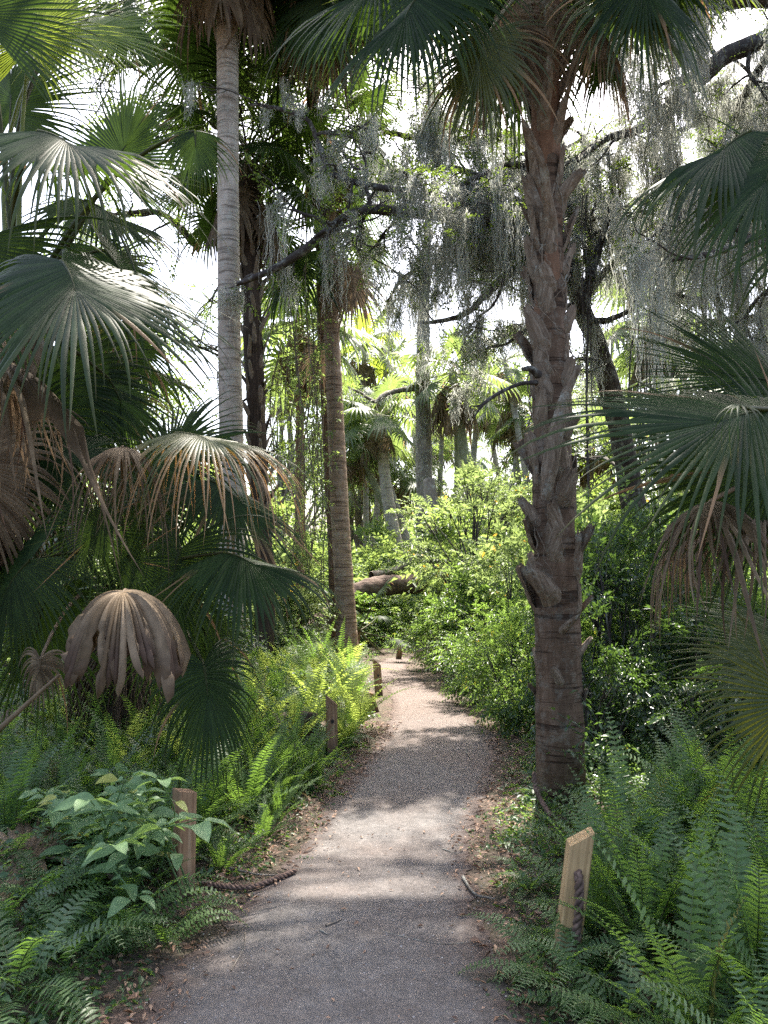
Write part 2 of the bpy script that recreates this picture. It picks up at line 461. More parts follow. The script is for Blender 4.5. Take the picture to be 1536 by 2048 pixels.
def crown_points(rg, c, R, n, clumps=14, cs=.42, hollow=.35):
    """uneven crown: clump centres through an ellipsoid, points scattered in each clump"""
    c = np.asarray(c, float); R = np.asarray(R, float)
    d = rdir(rg, clumps) * rg.uniform(hollow, 1, (clumps, 1)) ** .6
    cc = c + d * R
    w = rg.uniform(.3, 1, clumps); w /= w.sum()
    k = rg.choice(clumps, n, p=w)
    sz = R.mean() * cs * rg.uniform(.55, 1.2, clumps)
    off = rdir(rg, n) * (rg.uniform(0, 1, (n, 1)) ** .45) * sz[k][:, None]
    off[:, 2] *= .7
    return cc[k] + off, nz(off + (cc[k] - c) * .3 + UP * .1), cc

def fan(mb, h, cdir, nrm, R, span=300, n=50, fuse=.40, g0=.015, g1=.20, fold=.25, costa=.28, cg=.06, age=0.0, tipage=0.22, jit=.09,
        K=10, seed=0, wf=1.0, brown=0.03, m=0, pleat=.30, lenjit=.09, crumple=0.0, groups=0):
    rg = RNG(seed)
    if n > 30: n = int(n * 1.3)
    h = np.asarray(h, float); cdir = nz(cdir); nrm = nz(np.asarray(nrm, float) - np.dot(nrm, cdir) * cdir)
    side = np.cross(cdir, nrm)
    a = np.radians(np.linspace(-span / 2, span / 2, n)); a = a + rg.normal(0, jit * .3, n) * (a[1] - a[0])
    ca, sa = np.cos(a), np.sin(a)
    d = nz(ca[:, None] * cdir + sa[:, None] * side - nrm * (fold * np.abs(sa))[:, None] + nrm * .12 * fold)
    # costa
    cl = costa * R; cpn = 8; cpts = [h]; cd = cdir.copy()
    for _ in range(cpn): cd = nz(cd - UP * cg); cpts.append(cpts[-1] + cd * cl / cpn)
    cpts = np.array(cpts)
    tt = np.clip(np.cos(a / (np.radians(span) / 2) * np.pi / 2), 0, 1) ** 1.5
    o = np.stack([np.interp(tt * cpn, np.arange(cpn + 1), cpts[:, i]) for i in range(3)], 1)
    Ls = R * 1.15 * (.66 + .34 * np.cos(a / 2) ** 2) * (1 + rg.normal(0, lenjit, n)); Ls = Ls - cl * tt
    s = np.linspace(0, 1, K); ds = np.diff(s)
    nn_ = np.tile(nrm, (n, 1)); P = [o]; Dd = [d]; Nn = [nn_]
    low = np.interp(np.arange(n), np.linspace(0, n, 9), rg.normal(0, 1, 9))
    gj = np.abs(1 + rg.normal(0, .35, n) + .45 * low); gj = np.where(rg.uniform(0, 1, n) < .07, gj * 2.8, gj)
    if groups:
        gid = np.minimum((np.cumsum(rg.uniform(.4, 1.6, n)) / groups).astype(int), 60); gg = rg.normal(0, 1, 61)
        gj = np.abs(1 + .35 * gg[gid]); lenf = 1 + .10 * rg.normal(0, 1, 61)[gid]; Ls = Ls * lenf
        latg = rg.normal(0, jit, (61, 3))[gid]; crg = rg.normal(0, 1, (61, 3))[gid] * crumple
    lat = rg.normal(0, jit, (n, 3)) + .25 * jit * np.stack([low, np.roll(low, 3), low * 0], 1)
    cr = rg.normal(0, 1, (n, 3)) * crumple
    if groups: lat = latg + .15 * lat; cr = crg + .2 * cr
    fe = np.clip(fuse + rg.normal(0, .07, n - 1), .1, .9)
    if groups: fe = np.where(np.diff(gid) == 0, np.clip(.86 + rg.normal(0, .07, n - 1), .5, 1), np.clip(fuse + rg.normal(0, .1, n - 1), .1, .8))
    fw = .86 if groups else fuse
    for k in range(1, K):
        f = max(0, (s[k] - fuse) / (1 - fuse))
        g = (g0 + g1 * f * gj)[:, None] if g1 else np.full((n, 1), g0)
        d = nz(d - UP * g * (10.0 / K) + lat * f * .5 + cr * (.15 + f))
        nn_ = nz(nn_ - (nn_ * d).sum(1)[:, None] * d)
        P.append(P[-1] + d * (Ls * (s[k] - s[k - 1]))[:, None]); Dd.append(d); Nn.append(nn_)
    P = np.array(P).transpose(1, 0, 2); Dd = np.array(Dd).transpose(1, 0, 2); Nn = np.array(Nn).transpose(1, 0, 2)
    S = nz(np.cross(Dd, Nn))
    pitch = abs(a[1] - a[0])
    rr = s[None, :] * Ls[:, None]
    wfree = np.where(s < fw, 1, np.clip((1 - s) / (1 - fw), 0, 1) ** .75)[None, :] * (pitch * fuse * Ls[:, None] * .5 * wf) * rg.uniform(.7, 1.05, (n, 1))
    wr = np.minimum(pitch * rr * .5 + .003, 9)
    hw_ = np.where(s[None, :] <= fuse, wr, wfree)
    left = P - S * hw_[..., None]; right = P + S * hw_[..., None]
    fm = (s[None] <= fe[:, None])[..., None]
    avg = (P[:-1] + P[1:]) / 2
    # side of S relative to increasing a
    sgn = np.sign((S[:, 1] * (np.gradient(P, axis=0)[:, 1])).sum())
    if sgn >= 0:
        right[:-1] = np.where(fm, avg, right[:-1]); left[1:] = np.where(fm, avg, left[1:])
    else:
        left[:-1] = np.where(fm, avg, left[:-1]); right[1:] = np.where(fm, avg, right[1:])
    wid = np.linalg.norm(right - left, axis=2)
    mid = P + Nn * (wid * pleat)[..., None]
    v = np.stack([left, mid, right], 2)  # n,K,3,3
    idx = np.arange(n * K * 3).reshape(n, K, 3)
    q = np.concatenate([np.stack([idx[:, :-1, j], idx[:, :-1, j + 1], idx[:, 1:, j + 1], idx[:, 1:, j]], -1).reshape(-1, 4) for j in (0, 1)])
    r = np.repeat(rg.uniform(0, 1, n), K * 3)
    ag = age + np.zeros((n, K))
    ag += (rg.uniform(0, 1, n) < brown)[:, None] * np.clip((s - fuse * .8) * 4, 0, 1)[None]
    ag += tipage * np.clip((s - .72) * 4, 0, 1)[None] * rg.uniform(.3, 1, (n, 1))
    mb.add(v.reshape(-1, 3), q, rnd=r, age=np.clip(np.repeat(ag.ravel(), 3), 0, 1), m=m)
    return cpts

def petiole(mb, a, b_, d_end, r0=.022, r1=.009, m=0, sag=.0, age=0, rnd=.7):
    a, b_ = np.asarray(a, float), np.asarray(b_, float)
    L = np.linalg.norm(b_ - a); c = b_ - nz(d_end) * L * .45
    t = np.linspace(0, 1, 10)[:, None]
    p = (1 - t) ** 2 * a + 2 * t * (1 - t) * c + t ** 2 * b_ - UP * sag * np.sin(t * np.pi)
    tube(mb, p, np.linspace(r0, r1, 10), 6, m=m, age=age, rnd=rnd, cap=False)
    return p

def fern_frond(mb, base, az, L, lean, rg, pairs=26, w=.075, curve=.9, age=0.0, m=0, mr=1):
    K = pairs; s = np.linspace(0, 1, K)
    el = np.radians(90 - lean); hd = A(math.cos(az), math.sin(az), 0)
    ang = el - curve * s ** 1.6 * rg.uniform(.7, 1.3)
    d = np.cos(ang)[:, None] * hd + np.sin(ang)[:, None] * UP
    tw = rg.normal(0, .25)
    sd0 = A(-math.sin(az), math.cos(az), 0)
    sd = nz(sd0 + hd * tw * s[:, None] * .5); d = nz(d + sd0 * (tw * s ** 2)[:, None] * .5)
    P = base + np.cumsum(d, 0) * L / K
    st = .10
    prof = np.where(s < st, 0, np.clip(np.minimum((s - st) * 9 + .35, 1), 0, 1) * np.clip((1.03 - s) * 2.4, 0, 1) ** .8)
    up_ = nz(np.cross(d, sd)); up_ = up_ * np.sign(up_[:, 2:] + .001)
    for sg in (-1, 1):
        o = P; dr = nz(sd * sg + d * .25 + up_ * .15 + rg.normal(0, .09, (K, 3)))
        Lp = (w * prof * rg.uniform(.85, 1.1, K))[:, None]
        wp = (L / K * .38) * np.clip(prof, .0, 1)[:, None]
        m1 = o + dr * Lp * .5 + up_ * Lp * .06; tp = o + dr * Lp - UP * Lp * .15
        v = np.stack([o - d * wp * .8, o + d * wp * .8, m1 - d * wp, m1 + d * wp * .8, tp], 1)[prof > .05]
        n = len(v); k = np.arange(n) * 5
        mb.add(v.reshape(-1, 3), np.stack([k, k + 2, k + 3, k + 1], 1), np.stack([k + 2, k + 4, k + 3], 1),
               rnd=np.repeat(rg.uniform(0, .5, n) + rg.uniform(0, .5), 5), age=age, m=m)
    tube(mb, np.vstack([[base], P[::3], P[-1:]]), np.linspace(.0035, .0008, len(P[::3]) + 2), 3, rnd=.9, age=.25, m=m, cap=False)

# ------------------------------------------------------------------ ferns
def fern_mesh(seed, n, L, lean=(8, 55), w=.075, mk='fern', pairs=26, curve=.9):
    rg = RNG(seed); mb = MB()
    for k in range(n):
        az = k * 2.4 + rg.normal(0, .4)
        fern_frond(mb, A(rg.normal(0, .025), rg.normal(0, .025), 0), az, L * rg.uniform(.65, 1.15), rg.uniform(*lean), rg, pairs=pairs, w=w * rg.uniform(.8, 1.15), curve=curve,
                   age=float(rg.uniform() < .02) * .6)
    return mb.mesh("sword_fern", M[mk])
fernM = [fern_mesh(s, 12, .70, lean=(4, 45), curve=.7, pairs=32, w=.066) for s in range(7)]
def dead_under(me_seed):
    rg = RNG(me_seed); mb = MB()
    for k in range(12): fern_frond(mb, A(0, 0, .01), rg.uniform(0, 6.28), .6 * rg.uniform(.6, 1), rg.uniform(2, 60), rg, pairs=30, w=.05, curve=.6, age=0.0)
    for k in range(4): fern_frond(mb, A(0, 0, .02), rg.uniform(0, 6.28), .5, rg.uniform(60, 80), rg, pairs=24, w=.045, curve=.8, age=.9)
    return mb.mesh("sword_fern", M['fern'])
fernM += [dead_under(71), dead_under(72)]
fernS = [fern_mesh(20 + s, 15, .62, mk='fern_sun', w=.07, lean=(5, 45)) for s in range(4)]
fernA = [fern_mesh(40 + s, 11, .62, lean=(25, 70), curve=1.5) for s in range(3)]
def put_mesh(me, name, loc, label, cat, group=None, rz=0., sc=1., tilt=(0, 0)):
    o = bpy.data.objects.new(name, me); link(o)
    o.location = loc; o.rotation_euler = (tilt[0], tilt[1], rz); o.scale = sc if hasattr(sc, '__len__') else (sc,) * 3
    return tag(o, label, cat, group)
def inpoly(x, y, poly):
    c = False; n = len(poly)
    for i in range(n):
        x1, y1 = poly[i]; x2, y2 = poly[(i + 1) % n]
        if (y1 > y) != (y2 > y) and x < (x2 - x1) * (y - y1) / (y2 - y1) + x1: c = not c
    return c
POSTXY = [tuple(GP(*q)[:2]) for q in ((1130, 1935), (365, 1795), (664, 1512), (758, 1392), (749, 1424), (797, 1318))]
def scatter(poly, n, mind, seed, clear=.08, tries=40):
    """blue-noise points inside a ground polygon (ground coordinates), off the path"""
    rg = RNG(seed); P = np.array(poly); out = []
    lo, hi = P.min(0), P.max(0)
    for _ in range(n * tries):
        if len(out) >= n: break
        p = rg.uniform(lo, hi)
        if not inpoly(p[0], p[1], poly): continue
        if out and min(math.hypot(p[0] - o[0], p[1] - o[1]) for o in out) < mind: continue
        if path_dist(p[0], p[1])[0] < clear: continue
        if any(abs(p[0] - q[0] * p[1] / q[1]) < .24 and q[1] - 1.0 < p[1] < q[1] + .12 for q in POSTXY): continue
        out.append(p)
    return out
def gpoly(*pp):
    return [tuple(Gd(*p)[:2]) for p in pp]
def fern_bed(poly, n, mind, seed, meshes, label, group, s=(.8, 1.25), clear=.15):
    rg = RNG(seed + 1)
    for x, y in scatter(poly, n, mind, seed, clear):
        put_mesh(meshes[rg.integers(len(meshes))], "sword_fern", (x, y, gh(x, y)[0] - .01), label, "fern", group,
                 rg.uniform(0, 6.28), rg.uniform(*s), (rg.normal(0, .08), rg.normal(0, .08)))
fern_bed([(.95, 2.05), (3.2, 2.0), (4.4, 4.0), (3.1, 4.7), (1.75, 4.7), (1.28, 4.2), (.80, 3.2)], 165, .19, 5, fernM + fernA[:1],
         "upright green sword fern in the dense bed right of the path behind the yellow post", "sword ferns in the bed right of the path", s=(.65, 1.15))
fern_bed([(.72, 2.2), (1.3, 2.2), (1.6, 3.6), (1.3, 4.4), (.9, 3.8)], 12, .24, 6, fernM,
         "small sword fern at the edge of the right bed beside the leaf litter", "small ferns along the right path edge", s=(.45, .75), clear=.22)
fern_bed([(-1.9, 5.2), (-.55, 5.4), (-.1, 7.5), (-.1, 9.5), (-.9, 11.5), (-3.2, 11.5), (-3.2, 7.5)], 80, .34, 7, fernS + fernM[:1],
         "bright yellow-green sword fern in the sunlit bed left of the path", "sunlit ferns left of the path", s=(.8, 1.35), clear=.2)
fern_bed([(-3.6, 3.9), (-1.1, 3.9), (-.65, 5.3), (-1.6, 6.0), (-4.2, 6.2)], 75, .25, 8, fernM,
         "dark green sword fern in the shaded bed below the palm fronds", "shaded ferns below the left palms", s=(.6, 1.0), clear=.22)
fern_bed([(-1.35, 3.3), (-.62, 3.4), (-.30, 5.0), (-.30, 7.0), (-1.3, 6.6)], 34, .17, 9, fernM + fernA,
         "small fern crowding the left path verge between the square post and the second post", "small ferns on the left verge", s=(.4, .75), clear=.12)
for i, (px, py, sc, lab) in enumerate([
        (1118, 1985, .78, "fern whose fronds cross the foot of the yellow post from the right"),
        (1200, 1975, .74, "fern arching in front of the yellow post's right edge"),
        (1090, 1890, .40, "small fern at the left foot of the yellow post"),
        (1250, 2060, .80, "fern at the bottom edge of the photo right of the yellow post"),
        (1060, 1790, .45, "small fern among low weeds just left of the yellow post"),
        (250, 1890, .85, "arching fern with lit pinnae in front of the broad-leaved plant"),
        (95, 1850, .75, "fern on the left bank between the fallen fan leaf and corner fern"),
        (190, 1820, .6, "fern below the broad-leaved plant's lowest leaves"),
        (10, 1900, .8, "fern cut by the left edge of the photo above the corner fern"),
        (40, 2020, 1.0, "wide pale fern in the bottom left corner of the photo"),
        (140, 1960, .7, "low fern between the corner fern and the leaf litter"),
        (330, 1900, .6, "thin spreading fern by the bare soil at the foot of the square post"),
        (30, 1780, .8, "fern with yellowish tips beside the fallen brown fan leaf"),
        (150, 1650, 1.0, "tall fern rising behind the broad-leaved plant"),
        (470, 1640, .55, "small fern lit by sun at the bend of the left path edge")]):
    put_mesh(fernA[i % 3], "arching_fern", GP(px, py), lab, "fern", None, i * 2.1, sc)

# ------------------------------------------------------------------ ground cover, litter, pebbles
def field_points(n, box, seed, keep):
    rg = RNG(seed); x = rg.uniform(box[0], box[1], n); y = rg.uniform(box[2], box[3], n)
    d = path_dist(x, y); k = keep(x, y, d, rg); return x[k], y[k], d[k], rg
def cover(name, n, box, seed, keep, hmax, ll, mk, label, dens_h=1.0):
    x, y, d, rg = field_points(n, box, seed, keep)
    hh = np.clip(d * .8, .02, 1) * hmax * (1 + .5 * sn(x * 2, y * 2, 1.0)) * rg.uniform(.1, 1, len(x))
    z = gh(x, y) + np.clip(hh, .004, None)
    P = np.stack([x, y, z], 1); D = nz(np.stack([rg.normal(0, 1, len(x)), rg.normal(0, 1, len(x)), rg.uniform(-.1, .5, len(x))], 1))
    mb = MB(); sprays(mb, P, D, rg, L=ll * 2.2, Mn=5, ll=ll, lw=ll * .55, droop=.25, yellow=.01)
    tag(obj(name, mb, M[mk]), label, "plants", kind="stuff")
cover("ground_cover", 30000, (-5, 5, 1.2, 7), 31, lambda x, y, d, r: (d > .06 + .35 * r.uniform(0, 1, len(x)) ** 2 + .12 * sn(x * 3, y * 3)), .16, .035, 'cover',
      "low leafy ground cover on both sides of the path")
cover("low_undergrowth", 26000, (-12, 12, 5, 20), 32, lambda x, y, d, r: (d > .25), .45, .06, 'cover', "knee-high undergrowth further along the path")
cover("distant_undergrowth", 22000, (-24, 24, 16, 44), 33, lambda x, y, d, r: (d > .6), .9, .13, 'farleaf', "pale undergrowth on the forest floor far away")
cover("verge_plants", 9000, (-3, 3, 1.6, 8), 35, lambda x, y, d, r: (d > .10) & (d < 1.2) & (sn(x * 2.3, y * 2.3, .7) > -.2), .22, .028, 'shrub', "small leafy plants crowding both verges of the path")
# tiny weeds creeping on the bare soil
x, y, d, rg = field_points(26000, (-2.2, 1.9, 1.6, 7), 34, lambda x, y, d, r: (d > -.06) & (d < .5) & (sn(x * 3, y * 3, 2.) > .35 - d) & (r.uniform(0, 1, len(x)) < .6))
mb = MB(); D = nz(np.stack([rg.normal(0, 1, len(x)), rg.normal(0, 1, len(x)), rg.uniform(.1, 1, len(x))], 1))
leaves(mb, np.stack([x, y, gh(x, y) + .006], 1), D, rdir(rg, len(x)) * .5 + UP, rg.uniform(.008, .022, len(x)), rg.uniform(.005, .012, len(x)), rnd=rg.uniform(0, 1, len(x)))
tag(obj("creeping_weeds", mb, M['cover']), "tiny green weeds creeping over the bare soil beside the path", "weeds", kind="stuff")
# leaf litter
def litter(n, box, seed, keep, size, name, label, zo=.012):
    x, y, d, rg = field_points(n, box, seed, keep); k = len(x)
    P = np.stack([x, y, gh(x, y) + zo + rg.uniform(0, .012, k)], 1)
    D = nz(np.stack([rg.normal(0, 1, k), rg.normal(0, 1, k), rg.normal(0, .18, k)], 1))
    Ln = rg.uniform(.4, 1, k) * size
    mb = MB(); leaves(mb, P, D, UP + rg.normal(0, .3, (k, 3)), Ln, Ln * rg.uniform(.25, .55, k), rnd=rg.uniform(0, 1, k) ** 1.5, age=(rg.uniform(0, 1, k) < .25) * .8, fold=.3)
    tag(obj(name, mb, M['litter']), label, "leaves", kind="stuff")
litter(26000, (-2.6, 2.4, 1.4, 8), 41, lambda x, y, d, r: (d > -.10) & (r.uniform(0, 1, len(x)) < np.exp(-np.abs(d - .14) / .18)), .05, "fallen_leaves", "brown leaf litter along both edges of the path")
litter(30000, (-2.6, 2.4, 1.4, 9), 43, lambda x, y, d, r: (d > -.2) & (d < .6) & (r.uniform(0, 1, len(x)) < np.exp(-np.abs(d - .08) / .16)), .02, "leaf_crumbs", "crumbled leaf bits and twigs along the path edge")
litter(2600, (-1.8, 1.6, 1.6, 9), 45, lambda x, y, d, r: (d < .0) & (r.uniform(0, 1, len(x)) < .25 + .75 * np.exp(d / .12)), .014, "bark_crumbs", "tiny bark and leaf crumbs strewn on the path", zo=.012)
litter(700, (-1.6, 1.6, 1.6, 9), 42, lambda x, y, d, r: (d < -.05), .032, "scattered_leaves", "few pale leaves scattered on the path surface", zo=.014)
# pebbles
x, y, d, rg = field_points(9000, (-1.8, 1.5, 1.6, 7), 44, lambda x, y, d, r: d < .05)
k = len(x); s = rg.uniform(.0012, .0035, k) * rg.choice([1, 1, 1, 1.8], k)
oc = A([1, 0, 0], [0, 1, 0], [-1, 0, 0], [0, -1, 0], [0, 0, .8])
v = np.stack([x, y, gh(x, y) + .009], 1)[:, None] + oc[None] * s[:, None, None] * rg.uniform(.6, 1.3, (k, 5, 1))
kk = np.arange(k)[:, None] * 5
tr = (kk[:, :, None] + np.array([[0, 1, 4], [1, 2, 4], [2, 3, 4], [3, 0, 4]])[None]).reshape(-1, 3)
mb = MB(); mb.add(v.reshape(-1, 3), None, tr, rnd=np.repeat(rg.uniform(0, 1, k), 5))
m, nt, b, out = mat("pebble")
c = mixc(nt, attr(nt, "rnd"), (.10, .085, .08), (.42, .38, .35)); nt.links.new(c, b.inputs["Base Color"]); b.inputs["Roughness"].default_value = .8
M['pebble'] = m
tag(obj("gravel", mb, M['pebble'], smooth=False), "fine grit and pebbles on the path", "gravel", kind="stuff")

# sticks
def stick(pts, r, label, name="fallen_stick", group=None, mk='bark_oak'):
    P = []
    for px, py in pts:
        g = GP(px, py); g[2] += r + .008; P.append(g)
    mb = MB(); tube(mb, P, np.linspace(r, r * .5, len(P)), 6, n=12, lump=.1)
    o = P[0]
    ob = obj(name, mb, M[mk], origin=o, loc=o)
    tag(ob, label, "stick", group)
stick([(652, 1858), (672, 1850), (683, 1845)], .006, "short dark stick lying on the middle of the path")
stick([(640, 1866), (655, 1875)], .005, "tiny brown twig on the path beside the dark stick")
stick([(925, 1760), (950, 1795), (990, 1805)], .009, "pale bent stick in the leaf litter at the right path edge")
stick([(765, 1868), (850, 1888), (900, 1893), (975, 1885)], .0022, "long thin curved twig lying across the right half of the path")
stick([(462, 1948), (488, 1900), (490, 1870)], .003, "thin forked twig on the left side of the path")
stick([(425, 1735), (520, 1755), (590, 1752)], .006, "long straight stick running from the square post to the path")
stick([(932, 1507), (945, 1525)], .008, "dark twig on the sunlit patch of path")
stick([(885, 1702), (915, 1712)], .004, "short twig at the right rim of the path by the litter")
stick([(1095, 2000), (1180, 1985), (1230, 1960)], .005, "brown stick in the litter in front of the right fern bed")
stick([(205, 1900), (260, 1870), (330, 1850)], .008, "pale split stick below the arching fern")
stick([(60, 1500), (0, 1590)], .01, "dead stem leaning in the shade at the left edge")

# ------------------------------------------------------------------ trail posts and rope
def rope_tube(mb, pts, R=.014, m=0, n=90):
    p = resamp(np.asarray(pts, float), n); T = nz(np.gradient(p, axis=0)); S = nz(np.cross(T, A(.3, .5, .81))); B = np.cross(T, S)
    L = np.linalg.norm(np.diff(p, axis=0), axis=1).sum(); ph = np.linspace(0, L / (R * 5.5) * 2 * np.pi, n)
    for k in range(3):
        a = ph + k * 2.094
        tube(mb, p + (S * np.cos(a)[:, None] + B * np.sin(a)[:, None]) * R * .55, R * .56, 7, m=m)
def post(px, pyb, pyt, w, rz, tilt, mk, label, slope=(.09, 0), hole=True, rope=False, ghost=0):
    base = GP(px, pyb); d = base[1]
    H = W(px, pyt, d)[2] - base[2]
    root = thing("trail_post", label, "post", base, "rope trail posts"); root.rotation_euler = (tilt[0], tilt[1], rz)
    mb = MB(); h = w / 2; b_ = .006
    xy = [(-h + b_, -h), (h - b_, -h), (h, -h + b_), (h, h - b_), (h - b_, h), (-h + b_, h), (-h, h - b_), (-h, -h + b_)]
    rows = []
    for z in list(np.linspace(-.05, H * .6, 6)) + [None]:
        rows.append([(x, y, (z if z is not None else H - .5 * slope[0] + (x / w) * slope[0] + (y / w) * slope[1])) for x, y in xy])
    v = np.array(rows).reshape(-1, 3); q = []
    for r_ in range(6):
        for k in range(8): q.append((r_ * 8 + k, r_ * 8 + (k + 1) % 8, r_ * 8 + 8 + (k + 1) % 8, r_ * 8 + 8 + k))
    mb.add(v, q)
    topc = np.array(rows[-1]).mean(0); tv = np.array(rows[-1] + [tuple(topc)])
    mb.add(tv, None, [(k, (k + 1) % 8, 8) for k in range(8)])
    obj("shaft", mb, M[mk], root, smooth=False)
    if hole:
        mb = MB(); a = np.linspace(0, 2 * np.pi, 20, endpoint=False)
        z0 = H * .70 - .01
        ring = np.stack([np.cos(a) * .014, np.full(20, -h - .002), z0 + np.sin(a) * .019], 1)
        mb.add(np.vstack([ring, [[0, -h - .002, z0]]]), None, [(k, (k + 1) % 20, 20) for k in range(20)])
        obj("rope_hole", mb, M['hole'], root, smooth=False)
    return root, H, h
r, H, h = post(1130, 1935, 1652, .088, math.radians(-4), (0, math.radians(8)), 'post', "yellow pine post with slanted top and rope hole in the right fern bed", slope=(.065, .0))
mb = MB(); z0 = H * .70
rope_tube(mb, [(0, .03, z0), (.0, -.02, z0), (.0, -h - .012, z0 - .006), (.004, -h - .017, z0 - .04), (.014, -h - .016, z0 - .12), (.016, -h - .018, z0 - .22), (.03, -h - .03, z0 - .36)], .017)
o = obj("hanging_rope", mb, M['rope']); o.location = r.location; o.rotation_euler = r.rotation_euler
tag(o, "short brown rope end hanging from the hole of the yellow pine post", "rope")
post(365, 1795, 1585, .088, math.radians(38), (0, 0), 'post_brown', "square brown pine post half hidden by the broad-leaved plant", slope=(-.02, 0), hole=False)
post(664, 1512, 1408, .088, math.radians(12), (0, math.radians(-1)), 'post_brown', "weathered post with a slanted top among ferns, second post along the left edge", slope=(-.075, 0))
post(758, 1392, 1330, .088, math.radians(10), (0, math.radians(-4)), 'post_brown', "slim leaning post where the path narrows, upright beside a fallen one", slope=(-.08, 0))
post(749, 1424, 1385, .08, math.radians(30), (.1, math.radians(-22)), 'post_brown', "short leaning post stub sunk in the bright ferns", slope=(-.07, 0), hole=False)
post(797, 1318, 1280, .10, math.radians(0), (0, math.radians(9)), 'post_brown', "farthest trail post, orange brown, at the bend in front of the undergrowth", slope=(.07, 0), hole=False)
mb = MB(); P = []
for px, py in [(405, 1775), (450, 1782), (500, 1783), (545, 1768), (590, 1750)]:
    g = GP(px, py); g[2] += .02; P.append(g)
rope_tube(mb, P, .013); tag(obj("ground_rope", mb, M['rope'], origin=P[0], loc=P[0]), "dark twisted rope lying on the soil from the square post to the path", "rope")
mb = MB(); P = [W(1068, 1545, 4.95), W(1072, 1580, 4.9), W(1085, 1605, 4.85), W(1103, 1632, 4.7)]
rope_tube(mb, P, .014); tag(obj("trunk_rope", mb, M['rope'], origin=P[0], loc=P[0]), "dark rope at the foot of the big rough palm trunk", "rope")

# ------------------------------------------------------------------ palms: trunks, leaf bases, fronds
def trunk_from_px(pts, d, w, extra=None):
    """pts = [(px,py)...] bottom to top at depth d (or list), w = widths in px"""
    ds = d if hasattr(d, '__len__') else [d] * len(pts)
    P = np.array([W(px, py, dd) for (px, py), dd in zip(pts, ds)])
    R = np.array([pxw(x, dd) / 2 for x, dd in zip(w, ds)])
    return P, R
def trunk_obj(root, P, R, mk, ns=26, n=90, lump=.03, seed=0, rings=0, name="trunk"):
    mb = MB(); P = np.asarray(P); n_ = n
    u0 = np.linspace(0, 1, len(P)); rad = np.interp(np.linspace(0, 1, n_), u0, R)
    if rings:
        rg = RNG(seed); k = np.arange(n_); rad = rad * (1 + rings * (rg.uniform(-1, 1, n_)))
    pts = resamp(P, n_)
    tube(mb, pts, rad, ns, lump=lump, seed=seed)
    return obj(name, mb, M[mk], root, origin=root.location)

def boot_mesh(seed, L=.36, out_=.05, w=.14, curl=0.):
    rg = RNG(seed); mb = MB(); K = 9; t = np.linspace(0, 1, K)
    sx = rg.uniform(-.35, .35)
    cx = sx * L * t ** 1.4; cyy = -.030 + .042 * np.clip(t / .35, 0, 1) + out_ * t ** 2.2 + curl * t ** 4; cz = L * t
    ww = w * (.98 - .50 * t ** 1.1) * (1 + rg.normal(0, .05, K)); ww[-1] *= .7
    th = .030 * (1 - .35 * t)
    u = np.linspace(-1, 1, 7)
    front = np.stack([cx[:, None] + u[None] * ww[:, None] / 2, cyy[:, None] + th[:, None] * (1 - u[None] ** 2) * .9 - .5 * ww[:, None] * (u[None] ** 2) * (.35 * (1 - t[:, None])), cz[:, None] + 0 * u[None] + .02 * rg.normal(0, 1, 7)[None] * (t[:, None] > .95)], 2)
    back = front[:, ::-1] - A(0, 1, 0) * (.012 + .012 * (1 - u[::-1] ** 2))[None, :, None]
    ring = np.concatenate([front, back], 1); n = ring.shape[1]
    ring = ring + rg.normal(0, .0015, ring.shape)
    i = (np.arange(K - 1)[:, None] * n + np.arange(n)[None]); j = (np.arange(K - 1)[:, None] * n + (np.arange(n)[None] + 1) % n)
    q = np.stack([i, j, j + n, i + n], 2).reshape(-1, 4)
    v = np.vstack([ring.reshape(-1, 3), ring[-1].mean(0)[None]]); b0 = (K - 1) * n; k = np.arange(n)
    mb.add(v, q, np.stack([b0 + k, b0 + (k + 1) % n, np.full(n, len(v) - 1)], 1), rnd=rg.uniform())
    return mb.mesh("leaf_base", M['boot'], smooth=False)
bootF = [boot_mesh(s, L=.30, out_=.005, w=.17) for s in range(5)]
bootM = [boot_mesh(10 + s, L=.32, out_=.035, w=.14) for s in range(4)]
bootU = [boot_mesh(20 + s, L=.40, out_=.095, w=.12, curl=-.01) for s in range(5)]
from mathutils import Matrix
def place_boots(root, P, R, zs, meshes_fn, seed, n, scale=1.0, skew=.45, drop=0.0):
    rg = RNG(seed); P = np.asarray(P); rl = A(*root.location)
    for k in range(n):
        z = zs[0] + (zs[1] - zs[0]) * (k + rg.uniform(-.3, .3)) / n
        c = A(np.interp(z, P[:, 2], P[:, 0]), np.interp(z, P[:, 2], P[:, 1]), z); r = np.interp(z, P[:, 2], R)
        a = k * 2.39996 + rg.normal(0, .12)
        if rg.uniform() < drop: continue
        outv = Vector((math.cos(a), math.sin(a), 0)); tan = Vector((-math.sin(a), math.cos(a), 0))
        sk = skew * (1 if k % 2 else -1) * rg.uniform(.4, 1.2)
        zv = (Vector((0, 0, 1)) + tan * sk + outv * rg.uniform(-.02, .05)).normalized()
        xv = outv.cross(zv).normalized() * -1; yv = zv.cross(xv).normalized()
        if yv.dot(outv) < 0: xv = -xv; yv = -yv
        Mx = Matrix((xv, yv, zv)).transposed().to_4x4()
        fr = (z - zs[0]) / (zs[1] - zs[0])
        me = meshes_fn(fr, rg)
        o = bpy.data.objects.new("leaf_base", me); link(o); o.parent = root
        s = scale * rg.uniform(.85, 1.2)
        o.matrix_local = Matrix.Translation(Vector(c - rl) + outv * (r * .93)) @ Mx @ Matrix.Diagonal((s, s, s, 1))

